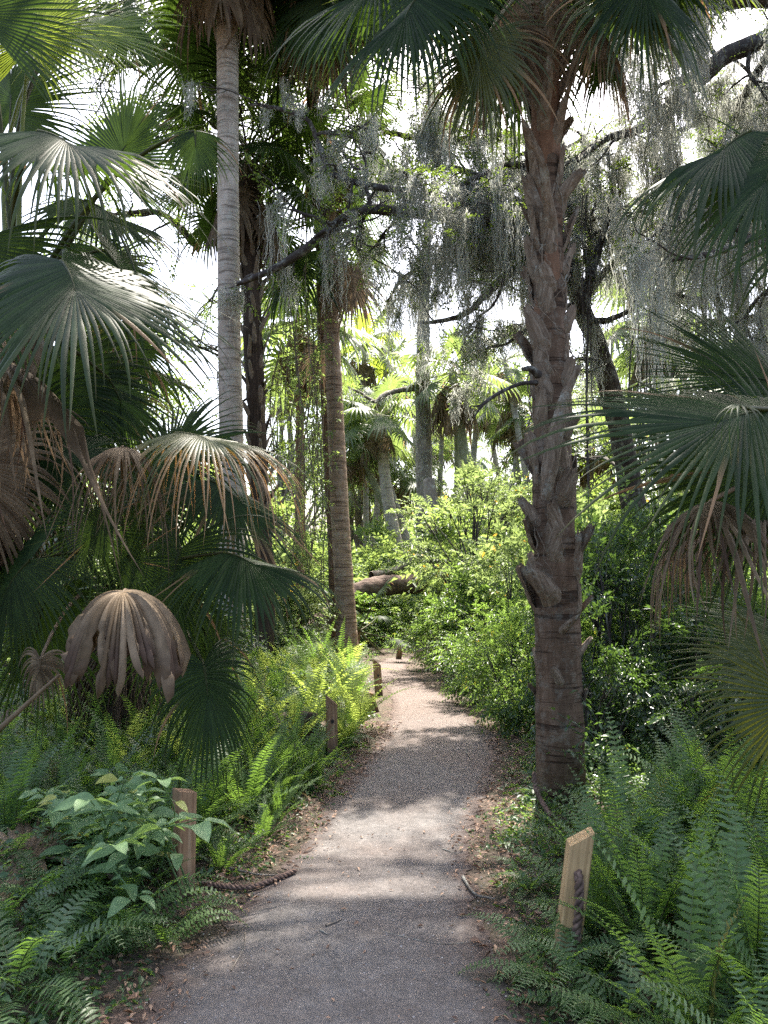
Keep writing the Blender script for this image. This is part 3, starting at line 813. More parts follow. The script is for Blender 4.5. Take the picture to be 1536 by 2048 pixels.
def frond(root, heart, h, cdir, nrm, R, name="frond", mk='palm', label=None, pr=(.02, .009), pet=True, petdir=None, pm=None, **kw):
    mb = MB()
    if pet: petiole(mb, heart, h, cdir if petdir is None else petdir, pr[0], pr[1], age=kw.get('page', .15), m=0)
    kw.pop('page', None)
    c = fan(mb, h, cdir, nrm, R, **kw)
    tube(mb, c, np.linspace(pr[1], .003, len(c)), 5, age=.1, rnd=.9, cap=False)
    o = obj(name, mb, M[mk], root, origin=root.location)
    if label: o["label"] = label
    return o
def V3(*a): return nz(A(*a))

# --- the big rough palm right of the path
base = GP(1120, 1603)
P, R = trunk_from_px([(1121, 1606), (1121, 1500), (1117, 1350), (1112, 1150), (1106, 1000), (1101, 800), (1098, 600), (1094, 400), (1090, 200), (1088, 0), (1086, -250)],
                     5.1, [98, 92, 88, 82, 72, 65, 60, 57, 58, 62, 66])
P[0] = base; P[0][2] -= .05
hero = thing("rough_cabbage_palm", "rough cabbage palm covered in criss-cross leaf bases standing right of the path", "palm tree", base)
trunk_obj(hero, P, R, 'bark_hero', ns=36, n=160, lump=.025, rings=.012, name="trunk")
mb = MB(); sel = P[:, 2] > 1.62
zz_ = np.linspace(1.75, P[-1, 2], 80); cc = np.stack([np.interp(zz_, P[:, 2], P[:, 0]), np.interp(zz_, P[:, 2], P[:, 1]), zz_], 1)
tube(mb, cc, np.interp(zz_, P[:, 2], R) * 1.03, 30, lump=.05, seed=4)
obj("fibre_sheath", mb, M['bark_red'], hero, origin=hero.location)
def hb(fr, rg):
    if fr < .5: return bootF[rg.integers(5)] if rg.uniform() < .88 else bootM[rg.integers(4)]
    if fr < .68: return bootM[rg.integers(4)] if rg.uniform() < .6 else bootU[rg.integers(5)]
    return bootU[rg.integers(5)]
place_boots(hero, P, R, (.62, 1.25), hb, 15, 9, scale=.55, skew=.8)
place_boots(hero, P, R, (1.18, 5.6), hb, 5, 90, scale=.98, skew=.5)
# one dead branch-like leaf stalk, vines and aerial roots on the trunk
mb = MB(); rg = RNG(77)
for k in range(16):
    z0 = rg.uniform(1.3, 4.0); a0 = rg.uniform(3.4, 6.0); L = rg.uniform(.4, 1.2); n = 14
    t = np.linspace(0, 1, n); zz2 = z0 + L * t * rg.uniform(.3, 1); aa = a0 + t * rg.uniform(-2.2, 2.2) + rg.normal(0, .08, n)
    rr = np.interp(zz2, P[:, 2], R) * 1.12 + .03 + rg.normal(0, .006, n)
    cx = np.interp(zz2, P[:, 2], P[:, 0]); cyy = np.interp(zz2, P[:, 2], P[:, 1])
    tube(mb, np.stack([cx + np.cos(aa) * rr, cyy + np.sin(aa) * rr, zz2], 1), .0035 * rg.uniform(.6, 1.6), 5, n=30)
obj("aerial_roots", mb, M['boot'], hero, origin=hero.location)
mb = MB(); tube(mb, [W(1080, 752, 5.0), W(1062, 738, 4.95), W(1045, 738, 4.9)], [.03, .022, .012], 8, n=10, lump=.1)
tube(mb, [W(1075, 765, 5.0), W(1040, 768, 4.9), (W(1000, 785, 4.85)), W(965, 810, 4.8), W(948, 835, 4.75)], [.016, .013, .012, .012, .004], 7, n=16, lump=.12)
tube(mb, [W(968, 808, 4.8), W(955, 812, 4.8), W(940, 812, 4.8)], [.009, .006, .003], 6, n=8)
obj("dead_stalk", mb, M['bark_dark'], hero, origin=hero.location)
mb = MB(); tube(mb, [W(1090, 1000, 4.85), W(1100, 930, 4.83), W(1112, 870, 4.82), W(1128, 800, 4.85), W(1145, 760, 4.85), W(1158, 732, 4.85)], [.03, .055, .05, .042, .03, .02], 10, n=24, lump=.08)
obj("split_leaf_stalk", mb, M['boot'], hero, origin=hero.location)
heart = A(P[-1][0], 5.1, 5.75)
HF = [  # hastula px,py,depth ; costa dir ; normal ; R ; options
    (850, -20, 4.4, (-.7, -.15, -.6), (-.2, -.75, .6), .88, dict(g0=.07, g1=.28, fold=.5, cg=.12), 'palm', "frond", None),
    (800, -60, 4.9, (-.9, .1, -.3), (-.2, -.5, .8), .95, dict(g0=.07, g1=.25, fold=.5), 'palm', "frond", None),
    (905, -80, 4.5, (-.4, -.2, -.9), (-.1, -.95, .3), .80, dict(g0=.08, g1=.2, fold=.35), 'palm', "frond", None),
    (975, 70, 4.75, (-.35, -.1, -.9), (-.2, -.95, .2), .72, dict(g0=.08, g1=.25, fold=.4, brown=.12, tipage=.3), 'palm_olive', "frond", "green and yellow frond hanging straight down"),
    (1010, 40, 5.5, (-.4, .3, -.8), (-.4, -.6, .3), .85, dict(g0=.08, g1=.2), 'palm', "frond", None),
    (1040, 60, 5.6, (-.1, .3, -.95), (0, -.9, .3), .85, dict(g0=.08, g1=.2), 'palm', "frond", None),
    (1000, -120, 5.5, (-.6, .5, -.3), (-.2, -.3, .9), 1.0, dict(g0=.04, g1=.2), 'palm', "frond", None),
    (1180, 20, 4.85, (.4, -.2, -.95), (.2, -.9, .2), .62, dict(g0=.12, g1=.3, fold=.9, jit=.12, crumple=.05), 'dead', "dead_frond", "brown dead frond hanging close to the trunk"),
    (1200, 70, 5.3, (.4, .1, -.95), (.2, -.9, .2), .62, dict(g0=.12, g1=.3, fold=.8, brown=.5), 'palm', "frond", "half brown frond hanging beside the trunk"),
    (1245, -30, 4.7, (.6, -.2, -.7), (.3, -.7, .6), .88, dict(g0=.07, g1=.28, fold=.5, brown=.15), 'palm_olive', "frond", None),
    (1290, -80, 5.0, (.85, 0, -.35), (.1, -.5, .8), .75, dict(g0=.06, g1=.25, fold=.5), 'palm', "frond", None),
    (1260, -60, 4.6, (.45, -.3, -.8), (.1, -.9, .3), .75, dict(g0=.08, g1=.25, fold=.4), 'palm', "frond", None),
    (1240, -90, 5.8, (.6, .5, -.4), (.2, -.3, .9), 1.0, dict(g0=.04, g1=.2), 'palm', "frond", None),
    (1150, 0, 5.6, (.2, .4, -.9), (.1, -.8, .3), .6, dict(g0=.1, g1=.2, fold=.8), 'dead', "dead_frond", "brown dead frond behind the trunk"),
    (1130, -420, 4.2, (.2, -.8, -.3), (0, -.2, .95), 1.0, dict(g0=.05, g1=.2), 'palm', "frond", None),
    (1000, -420, 4.3, (-.5, -.7, -.1), (0, -.1, .95), 1.0, dict(g0=.05, g1=.2), 'palm', "frond", None),
    (1000, 30, 4.9, (-.15, -.1, -.97), (-.6, -.7, .1), .7, dict(g0=.12, g1=.3, fold=1.0, jit=.1), 'dead', "dead_frond", "narrow brown frond folded against the left of the trunk"),
    (1360, -140, 5.2, (.8, .1, -.5), (.2, -.4, .8), .8, dict(g0=.06, g1=.22), 'palm_backlit', "frond", None),
]
for i, (px, py, d, cd, nr, R_, kw, mk, nm, lb) in enumerate(HF):
    hp = W(px, py, d)
    frond(hero, heart, hp, cd, nr, R_, nm, mk, lb, seed=100 + i, n=46, petdir=V3(*(nz(hp - heart) * .7 + nz(cd) * .5)), **kw)
for i in range(9):  # upper crown above the frame
    a = i * 2.4; cd = V3(math.cos(a), math.sin(a), .55 - .1 * (i % 3)); hp = heart + cd * .95
    frond(hero, heart, hp, cd, V3(-math.cos(a) * .5, -math.sin(a) * .5, .8), 1.0, seed=140 + i, n=40, g0=.03, g1=.18)

# --- generic palm crown (for trunks further off)
def palm_crown(root, heart, nG, nD, R, seed, mkG='palm', mkD='dead', pet=.8, n=34, down=0.0, K=8, merge=False, skirtL=None, spare_front=False):
    rg = RNG(seed); heart = A(*heart)
    mbs = {}
    for i in range(nG):
        a = i * 2.39996 + rg.normal(0, .2); el = math.radians(75 - 115 * ((i + .5) / nG) ** .9 - down)
        cd = V3(math.cos(a) * math.cos(el), math.sin(a) * math.cos(el), math.sin(el))
        hp = heart + cd * pet * rg.uniform(.85, 1.15) - UP * .12 * pet
        cd2 = nz(cd - UP * .35)
        nr = nz(UP * math.cos(el) - A(math.cos(a), math.sin(a), 0) * math.sin(el))
        kw = dict(seed=seed * 50 + i, n=n, K=K, g0=.05, g1=.24, fold=.35, tipage=.2)
        if merge:
            mb = mbs.setdefault("crown", MB()); petiole(mb, heart, hp, cd, .018, .008, age=.2); fan(mb, hp, cd2, nr, R * rg.uniform(.85, 1.1), **kw)
        else: frond(root, heart, hp, cd2, nr, R * rg.uniform(.85, 1.1), "frond", mkG, petdir=cd, **kw)
    for i in range(nD):
        a = i * 2.39996 + 1 + rg.normal(0, .2)
        cd = V3(math.cos(a) * .75, math.sin(a) * .75, -.7); hp = heart + cd * pet * rg.uniform(.4, .8) - UP * rg.uniform(.1, .7)
        nr = V3(math.cos(a) * .6, math.sin(a) * .6, .5)
        kw = dict(seed=seed * 50 + 30 + i, n=n - 6, K=K, g0=.16, g1=.4, fold=.9, jit=.12, fuse=.4, crumple=.04)
        if merge:
            mb = mbs.setdefault("dead_skirt", MB()); petiole(mb, heart, hp, cd, .016, .008, age=.3); fan(mb, hp, V3(cd[0] * .5, cd[1] * .5, -1), nr, R * rg.uniform(.6, .95), **kw)
        else: frond(root, heart, hp, V3(cd[0] * .5, cd[1] * .5, -1), nr, R * rg.uniform(.6, .95), "dead_frond", mkD, petdir=cd, **kw)
    for k, mb in mbs.items():
        obj(k, mb, M[mkG if k == "crown" else mkD], root, origin=root.location)

# --- smooth grey palm on the left
b0 = Gd(462, 1392); dL = 9.2; b0 = A(W(462, 1150, dL)[0], dL, 0)
P, R = trunk_from_px([(463, 1150), (463, 900), (459, 700), (457, 500), (456, 300), (455, 100), (453, -60)], dL, [52, 51, 47, 45, 44, 45, 46])
P = np.vstack([[b0], P]); R = np.concatenate([[.19], R])
t_ = thing("smooth_palm", "tall palm with smooth pale grey ringed trunk rising behind the left fronds", "palm tree", b0)
trunk_obj(t_, P, R, 'bark_grey', ns=30, n=420, lump=.012, rings=.014, seed=6)
heart = P[-1] + A(0, 0, .5)
palm_crown(t_, heart, 16, 0, 1.15, 61, pet=1.0, n=36)
rg = RNG(8)
for i, (px, py, dd, x_) in enumerate([(425, -25, -.3, -.2), (400, -10, .2, -.5), (390, -30, -.2, -.6), (495, -5, -.2, .15), (500, -20, .3, .5), (440, -40, -.5, 0), (515, -40, 0, .4), (410, -50, .4, -.4)]):
    hp = W(px, py - 20, dL + dd)
    frond(t_, heart, hp, (x_, dd * .3, -1), (x_, -.6, .2), .62 + .25 * rg.uniform(), "dead_frond", 'dead', "reddish brown dead frond hanging against the trunk", seed=620 + i, n=26, g0=.12, g1=.3, fold=1.0, jit=.1, crumple=.04)

# --- middle brown palm standing at the path edge
dM = 12.6; b0 = A(W(698, 1332, dM)[0], dM, 0)
P, R = trunk_from_px([(697, 1320), (690, 1200), (681, 1050), (674, 900), (667, 750), (661, 600), (657, 500), (655, 400), (654, 300)], dM, [40, 37, 36, 34, 33, 30, 30, 32, 34])
P = np.vstack([[b0], P]); R = np.concatenate([[.19], R])
t_ = thing("brown_palm", "slender brown ringed palm at the left edge of the path with a tangled crown", "palm tree", b0)
trunk_obj(t_, P, R, 'bark_mid', ns=26, n=420, lump=.015, rings=.018, seed=7)
heart = P[-1] + A(0, 0, .2)
place_boots(t_, P, R, (6.3, P[-1][2]), lambda fr, rg: bootU[rg.integers(5)], 21, 46, scale=.9)
palm_crown(t_, heart, 14, 4, 1.0, 62, pet=.9, n=34)
for i, (px, py, dd, cd, mk, nm, R_) in enumerate([
        (705, 535, -.5, (.0, -.1, -1), 'dead', "dead_frond", 1.0), (690, 545, -.3, (.2, 0, -1), 'dead', "dead_frond", .8),
        (600, 510, -.4, (-.5, -.2, -.9), 'palm', "frond", 1.15), (575, 540, .3, (-.3, .2, -1), 'palm', "frond", 1.0), (640, 700, .3, (0, 0, -1), 'dead', "dead_frond", .7),
        (795, 590, 0, (.1, 0, -1), 'dead', "dead_frond", .7), (560, 470, .2, (-.8, .1, -.5), 'palm', "frond", 1.0), (720, 470, .2, (.6, .1, -.7), 'palm_far', "frond", 1.0)]):
    if px == 795: continue
    hp = W(px, py, dM + dd)
    frond(t_, W(656, min(py - 20, 480), dM), hp, cd, (cd[0] * .5, -.9, .2), R_, nm, mk, None, seed=640 + i, n=32, g0=.1, g1=.25, fold=.7 if 'dead' in nm else .4, jit=.09)
# reddish second trunk right behind it
P, R = trunk_from_px([(672, 1280), (668, 1100), (660, 950), (653, 800), (646, 680), (642, 560), (640, 430), (625, 220), (632, 0), (640, -120)],
                     [13.6, 13.6, 13.5, 13.4, 13.3, 13.1, 12.6, 11.5, 10.4, 9.8], [26, 24, 24, 24, 22, 20, 20, 24, 28, 30])
b0 = A(P[0][0], 13.6, 0); P = np.vstack([[b0], P]); R = np.concatenate([[.14], R])
t_ = thing("slim_palm", "thin darker palm trunk half hidden directly behind the slender brown palm", "palm tree", b0)
trunk_obj(t_, P, R, 'bark_hero', ns=18, n=150, lump=.03, rings=.03, seed=9)
palm_crown(t_, P[-1], 16, 6, 1.1, 63, pet=.9, n=36)
for i, (px, py, dd, cd, R_, nm) in enumerate([(640, -10, -.8, (.05, -.2, -1), 1.15, 'frond'), (600, -20, -.5, (-.35, -.1, -1), 1.1, 'frond'), (690, -30, -.5, (.35, -.1, -.9), 1.0, 'frond'),
                                     (560, -40, -.2, (-.7, .1, -.7), 1.1, 'frond'), (650, 30, .2, (.1, .1, -1), 1.1, 'dead_frond'), (720, -40, .2, (.7, .1, -.6), 1.1, 'frond'), (620, 20, .4, (-.1, .2, -1), 1.0, 'dead_frond')]):
    frond(t_, P[-1], W(px, py, 9.8 + dd), cd, (cd[0] * .5, -.9, .25), R_, nm, 'palm' if nm == 'frond' else 'dead_pale', None, seed=660 + i, n=36, g0=.1, g1=.25, fold=.6, jit=.09)

# --- dark booted palm wrapped in vines, behind the smooth one
dD = 11.2
P, R = trunk_from_px([(530, 1150), (520, 1000), (513, 850), (507, 700), (502, 560), (498, 430), (495, 330)], dD, [38, 36, 36, 38, 40, 42, 44])
b0 = A(P[0][0], dD, 0); P = np.vstack([[b0], P]); R = np.concatenate([[.15], R])
t_ = thing("dark_booted_palm", "dark shaggy palm trunk wrapped in vines just right of the smooth grey palm", "palm tree", b0)
trunk_obj(t_, P, R, 'thatch', ns=20, n=120, lump=.06, rings=.06, seed=10)
place_boots(t_, P, R, (2.0, P[-1][2]), lambda fr, rg: (bootM + bootU)[rg.integers(9)], 22, 88, scale=.8, drop=.02)
palm_crown(t_, P[-1] + A(0, 0, .2), 15, 6, 1.05, 64, pet=.9, n=32, mkD='dead')


# --- left cluster: the low palm with thatch base (foreground, left of the path)
def hp_(px, py, d): return W(px, py, d)
b0 = GP(235, 1530); lowp = thing("low_palm", "low broad palm with dark thatch base and drooping brown-edged fronds left of the path", "palm tree", b0)
P = np.array([b0 + A(0, 0, -.05), b0 + A(.0, .02, .35), b0 + A(-.02, .05, .8), b0 + A(-.04, .1, 1.25)])
mb = MB(); tube(mb, P, [.26, .24, .20, .15], 22, n=40, lump=.12, seed=2); obj("trunk", mb, M['thatch'], lowp, origin=lowp.location)
mb = MB(); rg = RNG(17)  # old fibres and dead leaf straps hanging round the base
for k in range(150):
    a = rg.uniform(0, 6.28); z0 = rg.uniform(.35, 1.35); r0 = .17 + rg.uniform(0, .08)
    p0 = b0 + A(math.cos(a) * r0, math.sin(a) * r0, z0); L = rg.uniform(.3, .9)
    p1 = p0 + A(math.cos(a) * .13, math.sin(a) * .13, -L * .5); p2 = p0 + A(math.cos(a + rg.normal(0, .3)) * .22, math.sin(a) * .22, -L)
    p2[2] = max(p2[2], b0[2] + .01)
    tube(mb, [p0, p1, p2], [.010, .007, .002], 3, n=8, rnd=rg.uniform(), age=.4)
obj("thatch", mb, M['dead'], lowp, origin=lowp.location)
heart = P[-1]
LF = [  # px, py, depth, costa, normal, R, options, material, name, label
    (350, 866, 4.3, (.85, -.35, .0), (.0, -.25, .95), .98, dict(g0=.13, g1=.42, fold=.1, brown=.78, tipage=.9, n=58, fuse=.30), 'palm_olive', 'frond', "large frond with brown drooping edges reaching over the ferns"),
    (245, 893, 4.2, (.3, -.9, .0), (.0, .0, 1), .58, dict(g0=.42, g1=.3, fold=-.1, n=40, fuse=.25, span=340, crumple=.10, costa=.1, jit=.22, lenjit=.22), 'dead', 'dead_frond', "small dark brown dead frond hanging like a mop"),
    (197, 1047, 4.1, (-.1, .15, -1), (-.1, -.98, .15), .42, dict(g0=.0, g1=.04, fold=.05, span=350, n=54, fuse=.3, costa=.1), 'palm', 'frond', "dark round frond with segments spread like a star"),
    (258, 1112, 4.3, (.15, .1, -1), (.1, -.98, .25), .33, dict(g0=.0, g1=.04, fold=.05, span=340, n=46, fuse=.3, costa=.1), 'palm', 'frond', "small star shaped frond below the brown mop"),
    (450, 1105, 4.2, (.92, -.15, -.12), (.05, -.45, .9), .62, dict(g0=.05, g1=.30, fold=.55, n=52, fuse=.5), 'palm', 'frond', "blue-green frond spreading towards the slender palm trunk"),
    (360, 1100, 4.5, (-.2, -.2, -.95), (-.1, -.8, .5), .75, dict(g0=.08, g1=.25, fold=.5, n=46), 'palm', 'frond', None),
    (250, 1180, 3.5, (.12, -.9, .0), (.0, .0, 1), .44, dict(g0=.31, g1=.30, fold=-.12, span=350, n=60, fuse=.62, wf=2.4, jit=.16, crumple=.10, brown=.35, tipage=1.0, pleat=.8, costa=.12, lenjit=.16, K=18, groups=5), 'dead_pale', 'dead_frond', "big pale brown dead frond draped like a skirt"),
    (408, 1330, 4.3, (.25, -.3, -.95), (.2, -.8, .5), .60, dict(g0=.12, g1=.3, fold=.6, n=40, fuse=.4), 'palm', 'frond', "glossy green frond hanging over the shaded ferns"),
    (410, 1260, 4.8, (.0, .1, -1), (.1, -.9, .3), .40, dict(g0=.08, g1=.2, fold=.5), 'palm', 'frond', None),
    (300, 950, 5.0, (.3, .2, .6), (-.1, -.7, .3), .8, dict(g0=.05, g1=.2, fold=.3), 'palm', 'frond', None),
    (150, 930, 4.9, (-.5, .2, .4), (.1, -.8, .5), .85, dict(g0=.05, g1=.2, fold=.3), 'palm', 'frond', None),
    (60, 1120, 4.5, (-.6, .1, -.5), (.1, -.8, .5), .8, dict(g0=.06, g1=.22, fold=.4), 'palm', 'frond', None),
    (90, 1200, 5.0, (-.3, .1, -.9), (.1, -.8, .5), .8, dict(g0=.08, g1=.22, fold=.4), 'palm', 'frond', None),
    (330, 1210, 5.2, (.3, .1, -.9), (.1, -.8, .5), .8, dict(g0=.06, g1=.22, fold=.4), 'palm', 'frond', None),
    (80, 1320, 4.3, (-.1, .2, -.95), (.1, -.8, .5), .25, dict(g0=.18, g1=.3, fold=.9, n=30), 'dead', 'dead_frond', "small crumpled dark dead frond at the left of the thatch"),
    (420, 960, 5.0, (.7, .2, -.3), (.1, -.6, .7), .85, dict(g0=.06, g1=.25, fold=.5, brown=.3), 'palm', 'frond', None),
    (250, 1030, 5.4, (.3, .4, .7), (.0, -.6, .5), .85, dict(g0=.04, g1=.15, fold=.3), 'palm', 'frond', None),
    (140, 1060, 5.3, (-.6, .4, -.2), (.0, -.8, .5), .85, dict(g0=.05, g1=.2, fold=.4), 'palm', 'frond', None),
]
for i, (px, py, d, cd, nr, R_, kw, mk, nm, lb) in enumerate(LF):
    h_ = hp_(px, py, d); pd = nz(h_ - heart) * .6 + (A(0, 0, .1) if py < 1100 else nz(cd) * .4)
    frond(lowp, heart, h_, cd, nr, R_, nm, mk, lb, seed=200 + i, petdir=pd, pr=(.018, .009), **kw)

# --- taller palm out of frame on the left, its fronds reaching in
b0 = A(W(-120, 1400, 4.6)[0], 4.6, 0.03)
tallp = thing("leaning_palm", "dark palm at the left edge whose huge glossy fronds fill the upper left", "palm tree", b0)
heart = W(40, 640, 4.8)
P = np.array([b0, b0 + (heart - b0) * A(.25, .3, .3), b0 + (heart - b0) * A(.6, .7, .7), heart]); trunk_obj(tallp, P, [.20, .17, .16, .13], 'bark_hero', ns=24, n=100, lump=.04, rings=.03)
place_boots(tallp, P, [.20, .17, .16, .13], (.8, heart[2]), lambda fr, rg: (bootM + bootU)[rg.integers(9)], 23, 60, scale=.9)
TF = [
    (125, 522, 3.4, (.45, -.55, -.45), (-.05, -.55, .85), .98, dict(g0=.035, g1=.24, fold=.35, n=60, span=330, fuse=.42, wf=1.1), 'palm', 'frond', "huge glossy frond with pale blue sheen at the left edge", (-60, 400, 3.6)),
    (75, 262, 3.9, (.75, -.30, -.22), (-.1, -.35, .95), .98, dict(g0=.045, g1=.36, fold=.45, n=60, span=320, fuse=.42), 'palm', 'frond', "wide frond with folded drooping tips above the huge glossy one", None),
    (225, 335, 4.6, (.30, .1, .9), (.0, -.97, .2), .62, dict(g0=-.01, g1=.05, fold=.1, n=50, span=240, fuse=.5), 'palm', 'frond', "fan frond standing upright beside the smooth grey trunk", None),
    (60, 90, 4.9, (.1, .2, .95), (-.1, -.9, .3), .75, dict(g0=.0, g1=.06, fold=.15, n=50, span=300, fuse=.45), 'palm_backlit', 'frond', "backlit yellow-green frond in the top left corner", None),
    (120, 60, 5.4, (.6, .2, .3), (-.1, -.9, .3), .75, dict(g0=.02, g1=.1, fold=.15, n=50, span=300), 'palm_backlit', 'frond', None, None),
    (390, 262, 4.3, (.1, -.1, -.98), (.2, -.9, .3), .36, dict(g0=.10, g1=.3, fold=.5, n=36, span=220), 'palm', 'frond', None, None),
    (-20, 60, 4.6, (-.2, .1, .95), (-.1, -.9, .3), 1.0, dict(g0=.02, g1=.1, fold=.2), 'palm', 'frond', None, None),
    (20, 240, 5.6, (-.1, .2, .8), (-.1, -.9, .3), 1.0, dict(g0=.02, g1=.1, fold=.2), 'palm', 'frond', None, None),
    (210, 500, 5.0, (.6, .1, -.6), (0, -.7, .7), .72, dict(g0=.06, g1=.25, fold=.4), 'palm', 'frond', None, None),
    (170, 400, 5.2, (.8, .2, -.2), (0, -.6, .8), .78, dict(g0=.05, g1=.25, fold=.4), 'palm', 'frond', None, None),
    (-15, 720, 3.7, (.5, -.8, .0), (.0, .0, 1), .90, dict(g0=.36, g1=.25, fold=-.1, n=60, fuse=.4, span=340, crumple=.10, costa=.15, jit=.22, lenjit=.22, brown=.3), 'dead', 'dead_frond', "long brown dead frond hanging at the left edge", None),
    (-40, 480, 4.2, (-.4, -.2, -.8), (.1, -.8, .5), 1.0, dict(g0=.06, g1=.25), 'palm', 'frond', None, None),
    (120, 720, 5.2, (.4, .2, -.8), (.1, -.8, .5), 1.0, dict(g0=.08, g1=.25), 'palm', 'frond', None, None),
    (250, 650, 5.6, (.3, .2, -.9), (.1, -.8, .5), .62, dict(g0=.08, g1=.25, brown=.2), 'palm', 'frond', None, None),
    (30, 830, 5.0, (.1, .2, -1), (.1, -.8, .5), 1.0, dict(g0=.08, g1=.25), 'palm', 'frond', None, None),
    (220, 760, 5.4, (.5, .2, -.8), (.1, -.7, .6), .66, dict(g0=.08, g1=.3, brown=.25), 'palm', 'frond', None, None),
    (240, 20, 5.8, (.2, 0, -.9), (.1, -.9, .3), .6, dict(g0=.1, g1=.3, fold=.8), 'palm', 'frond', "dark frond hanging against the white sky near the top left", (330, -150, 6)),
    (-40, 900, 4.4, (-.1, .1, -1), (.2, -.9, .2), .9, dict(g0=.1, g1=.25, fold=.8), 'dead', 'dead_frond', None, None),
]
for i, (px, py, d, cd, nr, R_, kw, mk, nm, lb, ps) in enumerate(TF):
    h_ = hp_(px, py, d); st = heart
    if ps: st = W(*ps)
    if ps and ps[0] == -60: # petiole really runs back to the heart
        st = heart
    frond(tallp, heart, h_, cd, nr, R_, nm, mk, lb, seed=240 + i, petdir=nz(h_ - heart) * .6 + nz(cd) * .4, pr=(.022, .010), **kw)

# --- palm just outside the frame on the right
b0 = A(W(1830, 1500, 4.0)[0], 4.0, 0.03)
rp = thing("right_edge_palm", "palm at the right edge with a huge fan frond and brown dead fronds below it", "palm tree", b0)
heart = W(1790, 760, 4.1)
P = np.array([b0, b0 + (heart - b0) * .5 + A(.04, 0, 0), heart]); trunk_obj(rp, P, [.22, .17, .15], 'bark_hero', ns=24, n=80, lump=.04, rings=.03)
place_boots(rp, P, [.22, .17, .15], (.8, heart[2]), lambda fr, rg: (bootM + bootU)[rg.integers(9)], 24, 50)
RF = [
    (1560, 820, 3.1, (-.93, -.05, .05), (-.1, -.62, .75), .92, dict(g0=.012, g1=.12, fold=.30, n=62, span=280, fuse=.42, tipage=.3), 'palm', 'frond', "huge fan frond with pale top side pointing left"),
    (1490, 815, 2.95, (-.6, -.7, .1), (.0, -.2, 1), .36, dict(g0=.24, g1=.45, fold=.0, n=11, span=150, fuse=.12, wf=1.0, tipage=1.0), 'palm', 'frond', "drooping loose segments with brown tips below the pale fan"),
    (1500, 262, 3.6, (-.75, -.1, -.35), (-.1, -.55, .8), .72, dict(g0=.05, g1=.35, fold=.5, n=50, span=280, fuse=.5), 'palm', 'frond', "dark frond with drooping tips in front of the hanging moss"),
    (1560, 300, 3.4, (-.5, -.2, -.7), (-.1, -.7, .7), .7, dict(g0=.07, g1=.3, fold=.5), 'palm', 'frond', None),
    (1570, 770, 3.9, (-.85, .1, .42), (0, -.85, .45), .80, dict(g0=.01, g1=.1, fold=.3, span=110, n=34), 'palm', 'frond', None),
    (1425, 1000, 3.4, (-.6, -.6, -.1), (.0, .0, 1), .50, dict(g0=.38, g1=.3, fold=-.1, n=46, crumple=.12, fuse=.3, span=340, costa=.12, jit=.25, lenjit=.25, brown=.3), 'dead', 'dead_frond', "reddish brown dead frond hanging below the huge fan"),
    (1510, 1020, 3.6, (.3, -.8, -.1), (.0, .0, 1), .55, dict(g0=.38, g1=.3, fold=-.1, n=44, crumple=.12, fuse=.3, span=340, costa=.12, jit=.25, lenjit=.25, brown=.3), 'dead', 'dead_frond', "second brown dead frond hanging beside the first at the right edge"),
    (1385, 1060, 3.8, (-.5, .3, -.2), (.0, .0, 1), .5, dict(g0=.42, g1=.3, fold=-.1, n=34, crumple=.05, fuse=.3, span=340, costa=.1), 'dead', 'dead_frond', None),
    (1640, 1300, 4.2, (-.97, .0, -.05), (-.1, -.75, .6), .66, dict(g0=.015, g1=.10, fold=.2, n=40, span=110, fuse=.6), 'palm_olive', 'frond', "backlit yellow-green fan low at the right edge"),
    (1570, 1360, 3.6, (-.1, .0, -1), (-.5, -.8, .1), .6, dict(g0=.02, g1=.08, fold=.3, n=40), 'palm_olive', 'frond', "green leaf blades hanging along the right edge above the ferns"),
    (1610, 905, 3.5, (-.93, .0, -.12), (-.15, -.9, .25), .80, dict(g0=.02, g1=.14, fold=.25, n=56, span=240, fuse=.5), 'palm', 'frond', None),
    (1700, 480, 4.2, (-.4, .1, .7), (0, -.8, .5), .9, dict(g0=.03, g1=.2), 'palm', 'frond', None),
    (1600, 950, 4.6, (-.7, .3, -.5), (0, -.8, .5), .9, dict(g0=.05, g1=.2), 'palm', 'frond', None),
]
for i, (px, py, d, cd, nr, R_, kw, mk, nm, lb) in enumerate(RF):
    h_ = hp_(px, py, d)
    frond(rp, heart, h_, cd, nr, R_, nm, mk, lb, seed=270 + i, petdir=nz(h_ - heart) * .7 + nz(cd) * .4, pr=(.022, .010), **kw)
# a fallen brown fan leaf on the ground, bottom left
g = GP(40, 1800); mb = MB(); fan(mb, g + A(.10, 0, .10), V3(-.9, -.1, .05), (.0, -.25, 1), .62, span=230, n=34, fuse=.7, g0=.01, g1=.05, fold=.15, jit=.1, seed=5, crumple=.02)
petiole(mb, g + A(.45, -.05, .02), g + A(.10, 0, .10), V3(-1, 0, .1), .012, .008)
tag(obj("fallen_fan_leaf", mb, M['dead'], origin=g, loc=g), "fallen brown fan leaf lying on the ground at the left edge", "leaf")
mb = MB(); g = GP(275, 1370); tube(mb, [W(-20, 1475, 3.6), W(40, 1420, 3.6), W(118, 1350, 3.65)], [.014, .012, .008], 5, n=14)
tag(obj("bleached_stalk", mb, M['dead_pale']), "pale bleached leaf stalk leaning across the shade at the left edge", "stick")

